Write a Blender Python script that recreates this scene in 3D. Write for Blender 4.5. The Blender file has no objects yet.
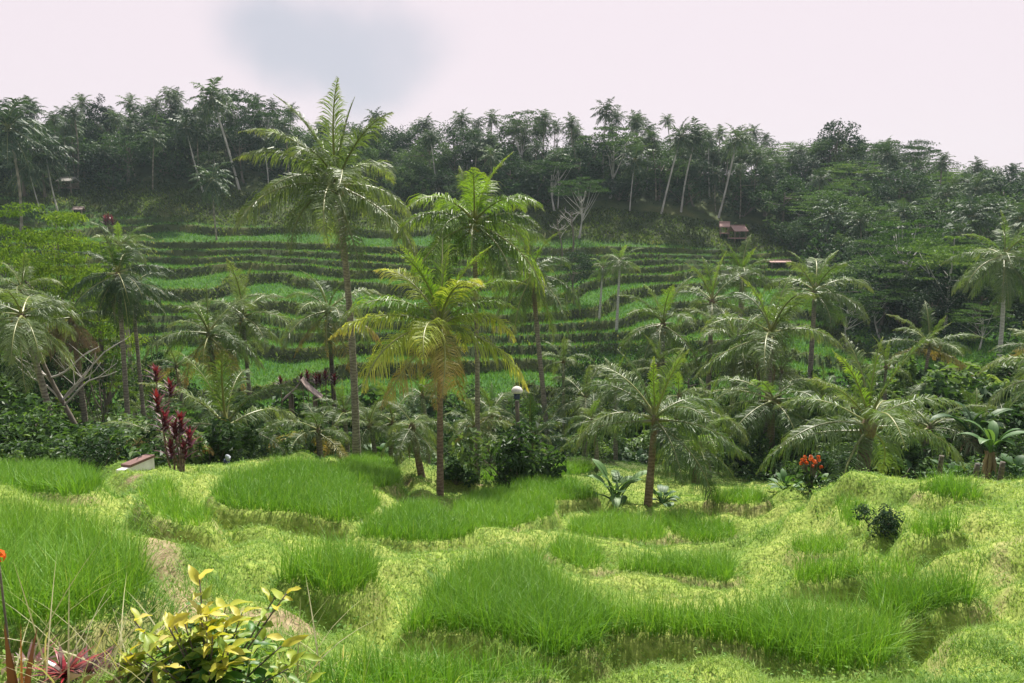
import bpy, math, random
import numpy as np
R = math.radians
random.seed(4)
rng = np.random.default_rng(11)
S = bpy.context.scene
COL = S.collection

# ------------------------------------------------------------------ camera, sky, sun, exposure
F_PX, HORIZON = 740.0, 220.0
PITCH = math.atan((341.5 - HORIZON) / F_PX)
cam = bpy.data.objects.new('camera', bpy.data.cameras.new('camera'))
COL.objects.link(cam)
cam.data.sensor_width = 36; cam.data.lens = 36 * F_PX / 1024
cam.data.clip_start = 0.1; cam.data.clip_end = 3000
cam.rotation_euler = (math.pi / 2 - PITCH, 0, 0)
S.camera = cam

SUN_EL, SUN_AZ = 55.0, 11.0          # azimuth clockwise from +Y (straight ahead)
W = bpy.data.worlds.new('World'); S.world = W; W.use_nodes = True
nt = W.node_tree; N = nt.nodes; L = nt.links; N.clear()
out = N.new('ShaderNodeOutputWorld'); bg = N.new('ShaderNodeBackground'); bg.inputs[1].default_value = 0.1
sky = N.new('ShaderNodeTexSky'); sky.sky_type = 'NISHITA'; sky.sun_disc = False
sky.sun_elevation = R(SUN_EL); sky.sun_rotation = R(SUN_AZ); sky.dust_density = 2.0
tc = N.new('ShaderNodeTexCoord')
nz = N.new('ShaderNodeTexNoise'); nz.inputs['Scale'].default_value = 2.6; nz.inputs['Detail'].default_value = 5; nz.inputs['Roughness'].default_value = .5
L.new(tc.outputs['Generated'], nz.inputs['Vector'])
def sky_dir(x, y):
    u = (x - 512) / F_PX; v = (341.5 - y) / F_PX
    d = np.array([u, math.cos(PITCH) + v * math.sin(PITCH), -math.sin(PITCH) + v * math.cos(PITCH)])
    return d / np.linalg.norm(d)
# a thin place in the cloud deck: grey-blue, soft edged
mix_v = N.new('ShaderNodeVectorMath'); mix_v.operation = 'MULTIPLY_ADD'
L.new(nz.outputs['Color'], mix_v.inputs[0]); mix_v.inputs[1].default_value = (.30, .30, .30)
L.new(tc.outputs['Generated'], mix_v.inputs[2])
off = N.new('ShaderNodeVectorMath'); off.operation = 'SUBTRACT'
L.new(mix_v.outputs[0], off.inputs[0]); off.inputs[1].default_value = tuple(sky_dir(335, 12) + .15)
scl = N.new('ShaderNodeVectorMath'); scl.operation = 'MULTIPLY'; L.new(off.outputs[0], scl.inputs[0]); scl.inputs[1].default_value = (1.0, .6, 1.75)
ln = N.new('ShaderNodeVectorMath'); ln.operation = 'LENGTH'; L.new(scl.outputs[0], ln.inputs[0])
gap = N.new('ShaderNodeMapRange'); gap.interpolation_type = 'SMOOTHERSTEP'
gap.inputs['From Min'].default_value = .02; gap.inputs['From Max'].default_value = .15
gap.inputs['To Min'].default_value = .0; gap.inputs['To Max'].default_value = 1.0
L.new(ln.outputs['Value'], gap.inputs['Value'])
cl = N.new('ShaderNodeMix'); cl.data_type = 'RGBA'
cl.inputs[6].default_value = (3.6, 3.6, 4.05, 1); cl.inputs[7].default_value = (5.3, 4.65, 4.95, 1)
L.new(gap.outputs[0], cl.inputs[0])
veil = N.new('ShaderNodeMix'); veil.data_type = 'RGBA'; veil.inputs[0].default_value = .96
sep = N.new('ShaderNodeSeparateXYZ'); L.new(tc.outputs['Generated'], sep.inputs[0])
hi = N.new('ShaderNodeMapRange'); hi.interpolation_type = 'SMOOTHSTEP'      # deck opened towards the unseen zenith, added to weaken the sky fill
for i_, v_ in ((1, .36), (2, .62), (3, .96), (4, .30)): hi.inputs[i_].default_value = v_
L.new(sep.outputs[2], hi.inputs[0]); L.new(hi.outputs[0], veil.inputs[0])
L.new(sky.outputs[0], veil.inputs[6]); L.new(cl.outputs[2], veil.inputs[7])
L.new(veil.outputs[2], bg.inputs[0]); L.new(bg.outputs[0], out.inputs[0])

sl = bpy.data.lights.new('sun', 'SUN'); sl.energy = 5.0; sl.angle = R(.5); sl.color = (1, .95, .86)
sun = bpy.data.objects.new('sun', sl); COL.objects.link(sun)
# light travels from the sun (ahead, high) back towards the camera
sun.rotation_euler = (R(-(90 - SUN_EL)), 0, R(-SUN_AZ))
S.view_settings.view_transform = 'Standard'; S.view_settings.look = 'None'
S.view_settings.exposure = 0.8; S.view_settings.gamma = 1; S.view_settings.use_curve_mapping = False
S.cycles.max_bounces = 8; S.cycles.diffuse_bounces = 3; S.cycles.glossy_bounces = 2
S.cycles.transmission_bounces = 4; S.cycles.transparent_max_bounces = 4; S.cycles.volume_bounces = 0
S.cycles.use_denoising = True

# ------------------------------------------------------------------ helpers
def ray(x, y, D):
    """point on the line of sight of photo pixel (x, y) at ground distance D"""
    u = (np.asarray(x, float) - 512) / F_PX; v = (341.5 - np.asarray(y, float)) / F_PX
    dy = math.cos(PITCH) + v * math.sin(PITCH); dz = -math.sin(PITCH) + v * math.cos(PITCH)
    return np.stack([u * D / dy, np.ones_like(u) * D, dz * D / dy], -1)
def to_px(P):
    P = np.atleast_2d(P); f = P[:, 1] * math.cos(PITCH) - P[:, 2] * math.sin(PITCH)
    up = P[:, 1] * math.sin(PITCH) + P[:, 2] * math.cos(PITCH)
    return 512 + F_PX * P[:, 0] / f, 341.5 - F_PX * up / f

def vnoise(X, Y, s, seed=0):
    """smooth value noise in [-1,1]"""
    X = np.asarray(X, float) / s; Y = np.asarray(Y, float) / s
    xi = np.floor(X).astype(np.int64); yi = np.floor(Y).astype(np.int64); fx = X - xi; fy = Y - yi
    fx = fx * fx * (3 - 2 * fx); fy = fy * fy * (3 - 2 * fy)
    def h(a, b):
        n = (a * 374761393 + b * 668265263 + seed * 1442695) & 0x7fffffff
        n = ((n ^ (n >> 13)) * 1274126177) & 0x7fffffff
        return ((n ^ (n >> 16)) & 0xffff) / 32767.5 - 1
    return (h(xi, yi) * (1 - fx) + h(xi + 1, yi) * fx) * (1 - fy) + (h(xi, yi + 1) * (1 - fx) + h(xi + 1, yi + 1) * fx) * fy
def fbm(X, Y, s, seed=0):
    return vnoise(X, Y, s, seed) * .55 + vnoise(X, Y, s / 2.1, seed + 7) * .28 + vnoise(X, Y, s / 4.3, seed + 13) * .17
def sstep(a, b, x):
    t = np.clip((x - a) / (b - a), 0, 1); return t * t * (3 - 2 * t)

class Geo:
    """collects vertices / quads / a float per vertex, and builds ONE mesh"""
    def __init__(s): s.V = []; s.F = []; s.M = []; s.A = []; s.n = 0; s.sm = []
    def add(s, V, F, m=0, a=None, smooth=False):
        V = np.asarray(V, float).reshape(-1, 3); F = np.asarray(F, np.int64)
        s.V.append(V); s.F.append(F + s.n); s.M.append(np.full(len(F), m)); s.sm.append(np.full(len(F), smooth))
        s.A.append(np.zeros(len(V)) if a is None else np.broadcast_to(np.asarray(a, float), (len(V),)))
        s.n += len(V); return s
    def mesh(s, name, mats):
        me = bpy.data.meshes.new(name)
        V = np.concatenate(s.V); me.vertices.add(len(V)); me.vertices.foreach_set('co', V.ravel().astype(np.float32))
        cnt = np.concatenate([np.full(len(f), f.shape[1]) for f in s.F]); idx = np.concatenate([f.ravel() for f in s.F])
        me.loops.add(len(idx)); me.loops.foreach_set('vertex_index', idx.astype(np.int32))
        me.polygons.add(len(cnt)); st = np.concatenate([[0], np.cumsum(cnt)[:-1]])
        me.polygons.foreach_set('loop_start', st.astype(np.int32)); me.polygons.foreach_set('loop_total', cnt.astype(np.int32))
        me.polygons.foreach_set('material_index', np.concatenate(s.M).astype(np.int32))
        me.polygons.foreach_set('use_smooth', np.concatenate(s.sm))
        a = me.attributes.new('u', 'FLOAT', 'POINT'); a.data.foreach_set('value', np.concatenate(s.A).astype(np.float32))
        for m in mats: me.materials.append(m)
        me.update(calc_edges=True); me.validate(); return me
    def obj(s, name, mats, parent=None, loc=None): return link(name, s.mesh(name, mats), parent, loc)

def link(name, me, parent=None, loc=None):
    o = bpy.data.objects.new(name, me); COL.objects.link(o)
    if parent is not None: o.parent = parent
    if loc is not None: o.location = [float(c) for c in loc]
    return o
def tag(o, label, cat, group=None, kind=None):
    if label: o['label'] = label
    if cat: o['category'] = cat
    if group: o['group'] = group
    if kind: o['kind'] = kind
    return o
def thing(name, loc, label, cat, group=None, rz=0):
    o = bpy.data.objects.new(name, None); COL.objects.link(o); o.empty_display_size = .2
    o.location = [float(c) for c in loc]; o.rotation_euler = (0, 0, rz); return tag(o, label, cat, group)
def setmat(o, m, slot=0):
    o.material_slots[slot].link = 'OBJECT'; o.material_slots[slot].material = m

def unit(v): return v / np.maximum(np.linalg.norm(v, axis=-1, keepdims=True), 1e-9)
def tube(g, pts, rad, n=8, m=0, a=None, smooth=True, cap=True):
    pts = np.asarray(pts, float); rad = np.broadcast_to(np.asarray(rad, float), (len(pts),))
    T = unit(np.gradient(pts, axis=0)); ref = np.array([0, 0, 1.]) if abs(T[0, 2]) < .8 else np.array([1., 0, 0])
    A = unit(np.cross(T, ref)); B = np.cross(T, A); th = np.linspace(0, 2 * np.pi, n, endpoint=False)
    V = pts[:, None] + rad[:, None, None] * (A[:, None] * np.cos(th)[None, :, None] + B[:, None] * np.sin(th)[None, :, None])
    k = len(pts); i = np.arange(k - 1)[:, None] * n; j = np.arange(n)[None]; jn = (j + 1) % n
    Fq = np.stack([i + j, i + jn, i + n + jn, i + n + j], -1).reshape(-1, 4)
    aa = None if a is None else np.repeat(np.broadcast_to(a, (k,)), n)
    g.add(V.reshape(-1, 3), Fq, m, aa, smooth)
    if cap:
        e = g.n - n; g.F.append((np.arange(n) + e)[None]); g.M.append(np.array([m])); g.sm.append(np.array([False]))
def box(g, c, s, m=0, rz=0, a=None):
    x, y, z = np.array(s) / 2
    V = np.array([[-x, -y, -z], [x, -y, -z], [x, y, -z], [-x, y, -z], [-x, -y, z], [x, -y, z], [x, y, z], [-x, y, z]])
    cr, sr = math.cos(rz), math.sin(rz); V = V @ np.array([[cr, sr, 0], [-sr, cr, 0], [0, 0, 1]])
    g.add(V + np.array(c), [[3, 2, 1, 0], [4, 5, 6, 7], [0, 1, 5, 4], [1, 2, 6, 5], [2, 3, 7, 6], [3, 0, 4, 7]], m, a)
def blades(g, P, az, Ln, wd, lean, droop, seg=3, m=0, a=0., tw=None):
    """curved grass blades; every argument an array over blades"""
    n = len(P); t = np.linspace(0, 1, seg + 1)
    d = np.stack([np.cos(az), np.sin(az), np.zeros(n)], -1)
    tw = az + np.pi / 2 + (rng.normal(0, .5, n) if tw is None else tw)
    w = np.stack([np.cos(tw), np.sin(tw), np.zeros(n)], -1)
    hz = (lean[:, None] * t + droop[:, None] * t ** 2) * Ln[:, None]; up = (t[None] - .45 * droop[:, None] * t[None] ** 2.2) * Ln[:, None]
    C = P[:, None] + d[:, None] * hz[..., None]; C[..., 2] += up
    ww = (wd[:, None] * (np.array([.75] + [1 - tt ** 1.8 for tt in t[1:]])[None] + .04))[..., None] / 2 * w[:, None]
    V = np.stack([C - ww, C + ww], 2).reshape(-1, 3)
    b = np.arange(n)[:, None] * (2 * (seg + 1)); s2 = (np.arange(seg) * 2)[None]
    Fq = np.stack([b + s2, b + s2 + 1, b + s2 + 3, b + s2 + 2], -1).reshape(-1, 4)
    av = (np.broadcast_to(a, (n,))[:, None, None] * np.ones((1, seg + 1, 2))).reshape(-1)
    g.add(V, Fq, m, av)
def leaves(g, P, nrm, size, m=0, a=0., asp=.5, fold=.18):
    """folded pointed leaves centred on P"""
    n = len(P); r = rng.normal(size=(n, 3)); T = unit(np.cross(nrm, r)); B = np.cross(nrm, T)
    s = np.broadcast_to(size, (n,))[:, None]
    b0 = P - T * s * .5; t0 = P + T * s * .55 - nrm * s * .15
    l = P + B * s * asp * .5 + nrm * s * fold * .5; r_ = P - B * s * asp * .5 + nrm * s * fold * .5
    V = np.stack([b0, r_, t0, l], 1).reshape(-1, 3); i = np.arange(n)[:, None] * 4
    tri = np.concatenate([i + np.array([[0, 1, 2]]), i + np.array([[0, 2, 3]])])
    g.add(V, tri, m, np.repeat(np.broadcast_to(a, (n,)), 4))

# ------------------------------------------------------------------ materials
def mat(name): 
    m = bpy.data.materials.new(name); m.use_nodes = True; m.node_tree.nodes.clear(); return m, m.node_tree.nodes, m.node_tree.links
def ramp(N, cols):
    r = N.new('ShaderNodeValToRGB'); e = r.color_ramp.elements
    while len(e) < len(cols): e.new(.5)
    for k, (p, c) in zip(e, cols): k.position = p; k.color = (*c, 1)
    return r
def leafmat(name, cols, transl=.35, rough=.42, spec=.5, objvar=.35, tcol=None, noise=0., nscale=3.):
    """cols: ramp over the mesh attribute u, then varied a little per object"""
    m, N, L = mat(name); o = N.new('ShaderNodeOutputMaterial'); at = N.new('ShaderNodeAttribute'); at.attribute_name = 'u'
    rp = ramp(N, cols); src = at.outputs['Fac']
    if noise:
        nn = N.new('ShaderNodeTexNoise'); nn.inputs['Scale'].default_value = nscale; ge = N.new('ShaderNodeNewGeometry'); L.new(ge.outputs['Position'], nn.inputs['Vector'])
        ad = N.new('ShaderNodeMath'); ad.operation = 'MULTIPLY_ADD'; L.new(nn.outputs[0], ad.inputs[0]); ad.inputs[1].default_value = noise
        sb = N.new('ShaderNodeMath'); sb.operation = 'SUBTRACT'; L.new(at.outputs['Fac'], sb.inputs[0]); sb.inputs[1].default_value = noise * .5
        L.new(sb.outputs[0], ad.inputs[2]); src = ad.outputs[0]
    L.new(src, rp.inputs[0])
    oi = N.new('ShaderNodeObjectInfo'); hs = N.new('ShaderNodeHueSaturation')
    mr = N.new('ShaderNodeMapRange'); L.new(oi.outputs['Random'], mr.inputs[0]); mr.inputs[3].default_value = 1 - objvar; mr.inputs[4].default_value = 1 + objvar
    m2 = N.new('ShaderNodeMapRange'); L.new(oi.outputs['Random'], m2.inputs[0]); m2.inputs[3].default_value = .5 + .03 * objvar; m2.inputs[4].default_value = .5 - .05 * objvar
    L.new(rp.outputs[0], hs.inputs['Color']); L.new(mr.outputs[0], hs.inputs['Value']); L.new(m2.outputs[0], hs.inputs['Hue'])
    p = N.new('ShaderNodeBsdfPrincipled'); p.inputs['Roughness'].default_value = rough; p.inputs['Specular IOR Level'].default_value = spec
    L.new(hs.outputs[0], p.inputs['Base Color'])
    t = N.new('ShaderNodeBsdfTranslucent'); g = N.new('ShaderNodeMix'); g.data_type = 'RGBA'; g.blend_type = 'MULTIPLY'; g.inputs[0].default_value = 1
    L.new(hs.outputs[0], g.inputs[6]); g.inputs[7].default_value = (*(tcol or (1.35, 1.35, .6)), 1); L.new(g.outputs[2], t.inputs[0])
    mx = N.new('ShaderNodeMixShader'); mx.inputs[0].default_value = transl; L.new(p.outputs[0], mx.inputs[1]); L.new(t.outputs[0], mx.inputs[2])
    L.new(mx.outputs[0], o.inputs[0]); return m
def barkmat(name, c1, c2, ring=0., scale=6., rough=.85, bump=.5):
    m, N, L = mat(name); o = N.new('ShaderNodeOutputMaterial'); p = N.new('ShaderNodeBsdfPrincipled'); p.inputs['Roughness'].default_value = rough
    tcn = N.new('ShaderNodeTexCoord'); nn = N.new('ShaderNodeTexNoise'); nn.inputs['Scale'].default_value = scale; nn.inputs['Detail'].default_value = 5
    L.new(tcn.outputs['Object'], nn.inputs['Vector']); src = nn.outputs[0]
    if ring:
        wv = N.new('ShaderNodeTexWave'); wv.bands_direction = 'Z'; wv.inputs['Scale'].default_value = ring; wv.inputs['Distortion'].default_value = 7; wv.inputs['Detail Scale'].default_value = 2
        L.new(tcn.outputs['Object'], wv.inputs['Vector']); mm = N.new('ShaderNodeMix'); mm.data_type = 'FLOAT'; mm.inputs[0].default_value = .28
        L.new(nn.outputs[0], mm.inputs[2]); L.new(wv.outputs[1], mm.inputs[3]); src = mm.outputs[0]
    rp = ramp(N, [(.25, c1), (.75, c2)]); L.new(src, rp.inputs[0]); L.new(rp.outputs[0], p.inputs['Base Color'])
    b = N.new('ShaderNodeBump'); b.inputs['Strength'].default_value = bump; b.inputs['Distance'].default_value = .03; L.new(src, b.inputs['Height']); L.new(b.outputs[0], p.inputs['Normal'])
    L.new(p.outputs[0], o.inputs[0]); return m

M = {}
M['rice'] = leafmat('rice_leaf', [(0, (.06, .17, .016)), (.45, (.13, .285, .03)), (.8, (.22, .37, .05)), (1, (.36, .42, .12))], .32, .5, .2, .10, noise=.35, nscale=.55)
M['rice_far'] = leafmat('distant_rice_leaf', [(0, (.04, .12, .014)), (.6, (.085, .22, .028)), (1, (.17, .27, .05))], .35, .6, .3, .05, noise=.3, nscale=.1)
M['grass'] = leafmat('short_grass', [(0, (.07, .165, .026)), (.4, (.185, .32, .058)), (.75, (.275, .375, .095)), (1, (.37, .38, .16))], .35, .6, .25, .05, noise=.45, nscale=.8)
M['bank'] = leafmat('bank_grass', [(0, (.045, .065, .022)), (.45, (.075, .12, .03)), (.7, (.12, .20, .042)), (1, (.24, .24, .09))], .3, .6, .3, .05, noise=1.3, nscale=.16)
FR = [(0, (.065, .125, .028)), (.6, (.095, .165, .04)), (1, (.17, .20, .065))]
M['frond'] = leafmat('green_frond', FR, .36, .5, .5, .28, noise=.3)
M['frond_pale'] = leafmat('pale_frond', [(0, (.10, .165, .05)), (.6, (.14, .20, .07)), (1, (.23, .25, .11))], .38, .48, .55, .2, noise=.3)
M['frond_dark'] = leafmat('dark_frond', [(0, (.024, .06, .018)), (1, (.045, .095, .028))], .25, .5, .4, .25)
M['frond_bright'] = leafmat('bright_frond', [(0, (.11, .21, .022)), (.6, (.16, .27, .035)), (1, (.28, .31, .06))], .45, .48, .55, .2, noise=.2)
M['frond_gold'] = leafmat('golden_frond', [(0, (.24, .36, .05)), (.55, (.38, .46, .07)), (.88, (.54, .50, .12)), (1, (.56, .42, .11))], .5, .48, .55, .15, noise=.35, tcol=(1.25, 1.15, .6))
M['frond_old'] = leafmat('old_frond', [(0, (.20, .22, .05)), (.4, (.32, .29, .07)), (.75, (.40, .28, .08)), (1, (.27, .17, .07))], .3, .5, .45, .25, noise=.4, tcol=(1.2, 1.1, .7))
M['frond_dry'] = leafmat('dry_frond', [(0, (.17, .14, .07)), (1, (.30, .22, .13))], .2, .7, .3, .25, noise=.4, tcol=(1.1, 1, .8))
M['rachis'] = leafmat('frond_midrib', [(0, (.16, .18, .05)), (1, (.18, .20, .05))], .0, .4, .6, .3)
M['far_frond'] = leafmat('forest_frond', [(0, (.034, .075, .034)), (1, (.07, .12, .05))], .24, .55, .35, .4)
M['trunk'] = barkmat('palm_bark', (.10, .085, .06), (.31, .28, .21), 3.)
M['trunk_red'] = barkmat('brown_palm_bark', (.09, .055, .035), (.26, .19, .125), 3.)
M['trunk_dark'] = barkmat('dark_palm_bark', (.035, .03, .025), (.12, .10, .075), 3.)
M['trunk_pale'] = barkmat('pale_bark', (.28, .27, .24), (.50, .48, .43), 1.5)
M['bark'] = barkmat('tree_bark', (.07, .06, .045), (.19, .16, .12))
M['deadwood'] = barkmat('bare_wood', (.30, .27, .24), (.52, .49, .45))
M['fibre'] = barkmat('palm_fibre', (.07, .055, .03), (.20, .15, .08), 0, 12)
M['nut'] = barkmat('coconut_husk', (.20, .20, .04), (.34, .24, .06), 0, 4, .4, .1)
M['leaf_dark'] = leafmat('dark_leaf', [(0, (.010, .032, .013)), (.6, (.026, .066, .025)), (1, (.05, .10, .034))], .24, .6, .22, .4)
M['leaf_mid'] = leafmat('forest_leaf', [(0, (.018, .05, .016)), (.6, (.044, .10, .028)), (1, (.085, .155, .042))], .28, .6, .22, .4)
M['leaf_lime'] = leafmat('yellow_green_leaf', [(0, (.045, .10, .018)), (.6, (.12, .215, .03)), (1, (.24, .33, .06))], .4, .5, .3, .2)
M['shrub'] = leafmat('shrub_leaf', [(0, (.016, .046, .013)), (.55, (.055, .125, .03)), (1, (.16, .25, .07))], .42, .5, .3, .4)
M['broad'] = leafmat('broad_leaf', [(0, (.04, .11, .03)), (.6, (.07, .16, .045)), (1, (.12, .22, .07))], .3, .5, .35, .3, noise=.5, nscale=2.)
M['redleaf'] = leafmat('crimson_leaf', [(0, (.05, .012, .018)), (.55, (.10, .022, .026)), (1, (.21, .03, .035))], .3, .45, .4, .25, tcol=(1.5, .9, .9))
M['orange'] = leafmat('orange_petal', [(0, (.50, .09, .015)), (1, (.75, .22, .03))], .35, .45, .4, .1, tcol=(1.2, 1, .8))
M['croton'] = leafmat('variegated_leaf', [(0, (.04, .13, .018)), (.35, (.09, .22, .028)), (.6, (.32, .40, .05)), (.85, (.55, .48, .06)), (1, (.68, .60, .22))], .38, .45, .4, .0, tcol=(1.2, 1.2, .6))
M['straw'] = leafmat('straw_blade', [(0, (.25, .25, .09)), (.6, (.42, .40, .20)), (1, (.52, .47, .30))], .3, .55, .4, .0)
M['brom'] = leafmat('dusky_red_leaf', [(0, (.05, .028, .02)), (.5, (.13, .06, .045)), (.85, (.22, .06, .05)), (1, (.38, .03, .05))], .15, .35, .6, .2, tcol=(1.2, .8, .8))
M['rust'] = leafmat('rusty_leaf', [(0, (.10, .05, .02)), (.6, (.28, .12, .03)), (1, (.55, .22, .04))], .3, .45, .5, .1, tcol=(1.3, 1, .6))
M['white'] = barkmat('weathered_whitewash', (.50, .46, .42), (.78, .74, .72), 0, 5, .8, .1)
M['coping'] = barkmat('red_brown_coping', (.12, .06, .05), (.22, .12, .10), 0, 6, .8, .2)
M['thatch'] = barkmat('grey_thatch', (.20, .19, .17), (.38, .36, .33), 0, 9, .9, .8)
M['tile'] = barkmat('terracotta_tile', (.28, .16, .13), (.44, .28, .24), 9., 8, .8, .5)
M['plank'] = barkmat('weathered_plank', (.10, .075, .055), (.24, .19, .14), 0, 7)
M['tin'] = barkmat('rusty_pink_roofing', (.18, .14, .12), (.38, .28, .25), 0, 4, .6, .2)
M['cloth'] = barkmat('pale_sacking', (.25, .28, .33), (.50, .53, .58), 0, 14, .8, .4)
M['navy'] = barkmat('dark_blue_sacking', (.02, .03, .06), (.05, .07, .12), 0, 10)

# ------------------------------------------------------------------ the lie of the land
CT = [  # photo x, y, ground distance
 (-250,690,3.0),(0,700,3.0),(150,700,3.0),(300,690,3.9),(500,690,5.3),(700,690,5.4),(900,690,5.2),(1024,690,5.0),(1250,690,4.8),
 (-150,560,6.2),(0,560,6.2),(150,560,6.6),(300,585,7.2),(420,640,6.6),(500,600,8.2),(700,620,8.0),(870,612,7.9),(1024,590,7.2),(1200,590,7),
 (-200,480,11),(0,480,11),(100,474,12.3),(160,478,12.6),(215,472,14.5),(300,495,13.2),(230,525,9.6),(330,464,18),(390,545,10.8),
 (400,503,16.5),(437,503,20.5),(520,545,13),(640,552,14.4),(700,585,11.0),(740,556,14.0),(840,498,19),(780,530,16),(850,545,11.2),(900,522,11.8),(1024,512,9.7),(1200,512,9.4),
 (550,487,21),(650,503,20.5),(700,522,18),(760,502,18.6),(835,485,15),(940,492,16),(1024,492,13.5),(1200,492,13),
 (347,458,25),(475,490,23),(450,468,29),(550,458,31),(690,482,26),(700,468,31),
 (-100,490,20),(50,488,20),(200,488,21),(280,478,26),(0,490,29),(100,480,33),(250,470,36),(400,468,38),(500,462,40),(600,465,41),(700,472,37),(800,474,30),(900,468,25),(1024,460,24),(1200,455,24),
 (-300,420,55),(-100,405,58),(100,402,58),(300,396,58),(500,392,58),(600,394,62),(700,402,60),(850,400,55),
 (-300,320,80),(100,308,78),(300,308,78),(500,312,76),(600,310,80),(700,300,88),
 (150,227,110),(350,227,113),(500,227,116),(650,227,118),(735,242,117),(800,275,100),
 (-300,200,110),(0,203,110),(100,197,118),(250,190,125),(450,184,132),(600,192,130),(740,215,128),(850,220,124),(1024,240,112),(1300,250,110),
 (-400,160,132),(-200,160,132),(0,158,132),(100,163,134),(210,146,138),(300,170,140),(500,166,146),(640,168,146),(740,178,145),(850,182,144),(930,202,143),(1024,222,140),(1200,228,140),(1500,230,140),
 (850,330,74),(950,366,55),(1024,374,48),(1200,370,48),(1000,320,66),(930,400,42),(1024,425,31),(1200,425,31)]
CT = np.array(CT, float)
CP = ray(CT[:, 0], CT[:, 1], CT[:, 2])
extra = np.array([[x, y, z] for y, z in ((210, 2.), (320, -6.), (450, -10.)) for x in (-320, -200, -100, 0, 100, 200, 320)] +
                 [[-200, 60, -8], [200, 60, -8], [-320, 130, 5], [320, 130, 0], [-200, 0, -4], [200, 0, -6], [-60, 0, -2], [60, 0, -4],
                  [-3, 0, -1.7], [0, 0, -1.75], [3, 0, -1.9], [-8, 1, -1.8], [8, 1, -2.4], [0, -15, -1.2], [-15, -15, -1.2], [15, -15, -1.4], [-200, -20, 0], [200, -20, 0]], float)
CP = np.concatenate([CP, extra])
def _solve(P):
    d = np.linalg.norm(P[:, None, :2] - P[None, :, :2], axis=-1); n = len(P)
    K = np.sqrt(d * d + .6); Q = np.concatenate([np.ones((n, 1)), P[:, :2]], 1)
    A = np.block([[K - 0.02 * np.eye(n), Q], [Q.T, np.zeros((3, 3))]])
    return np.linalg.solve(A, np.concatenate([P[:, 2], np.zeros(3)]))
CW = _solve(CP)
def base_h(X, Y):
    X = np.asarray(X, float); Y = np.asarray(Y, float); sh = X.shape; X = X.ravel(); Y = Y.ravel(); o = np.empty(len(X))
    for i in range(0, len(X), 20000):
        x, y = X[i:i + 20000], Y[i:i + 20000]
        d2 = (x[:, None] - CP[:, 0]) ** 2 + (y[:, None] - CP[:, 1]) ** 2
        o[i:i + 20000] = np.sqrt(d2 + .6) @ CW[:-3] + CW[-3] + x * CW[-2] + y * CW[-1]
    return o.reshape(sh)
def hit(x, y, surf, d0=2.2, d1=60, n=700):
    """where the sight line of a photo pixel meets a surface"""
    D = np.geomspace(d0, d1, n); P = ray(np.full(n, x), np.full(n, y), D); h = surf(P[:, 0], P[:, 1])
    k = np.argmax(P[:, 2] < h) if (P[:, 2] < h).any() else n - 1
    return P[k]

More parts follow.
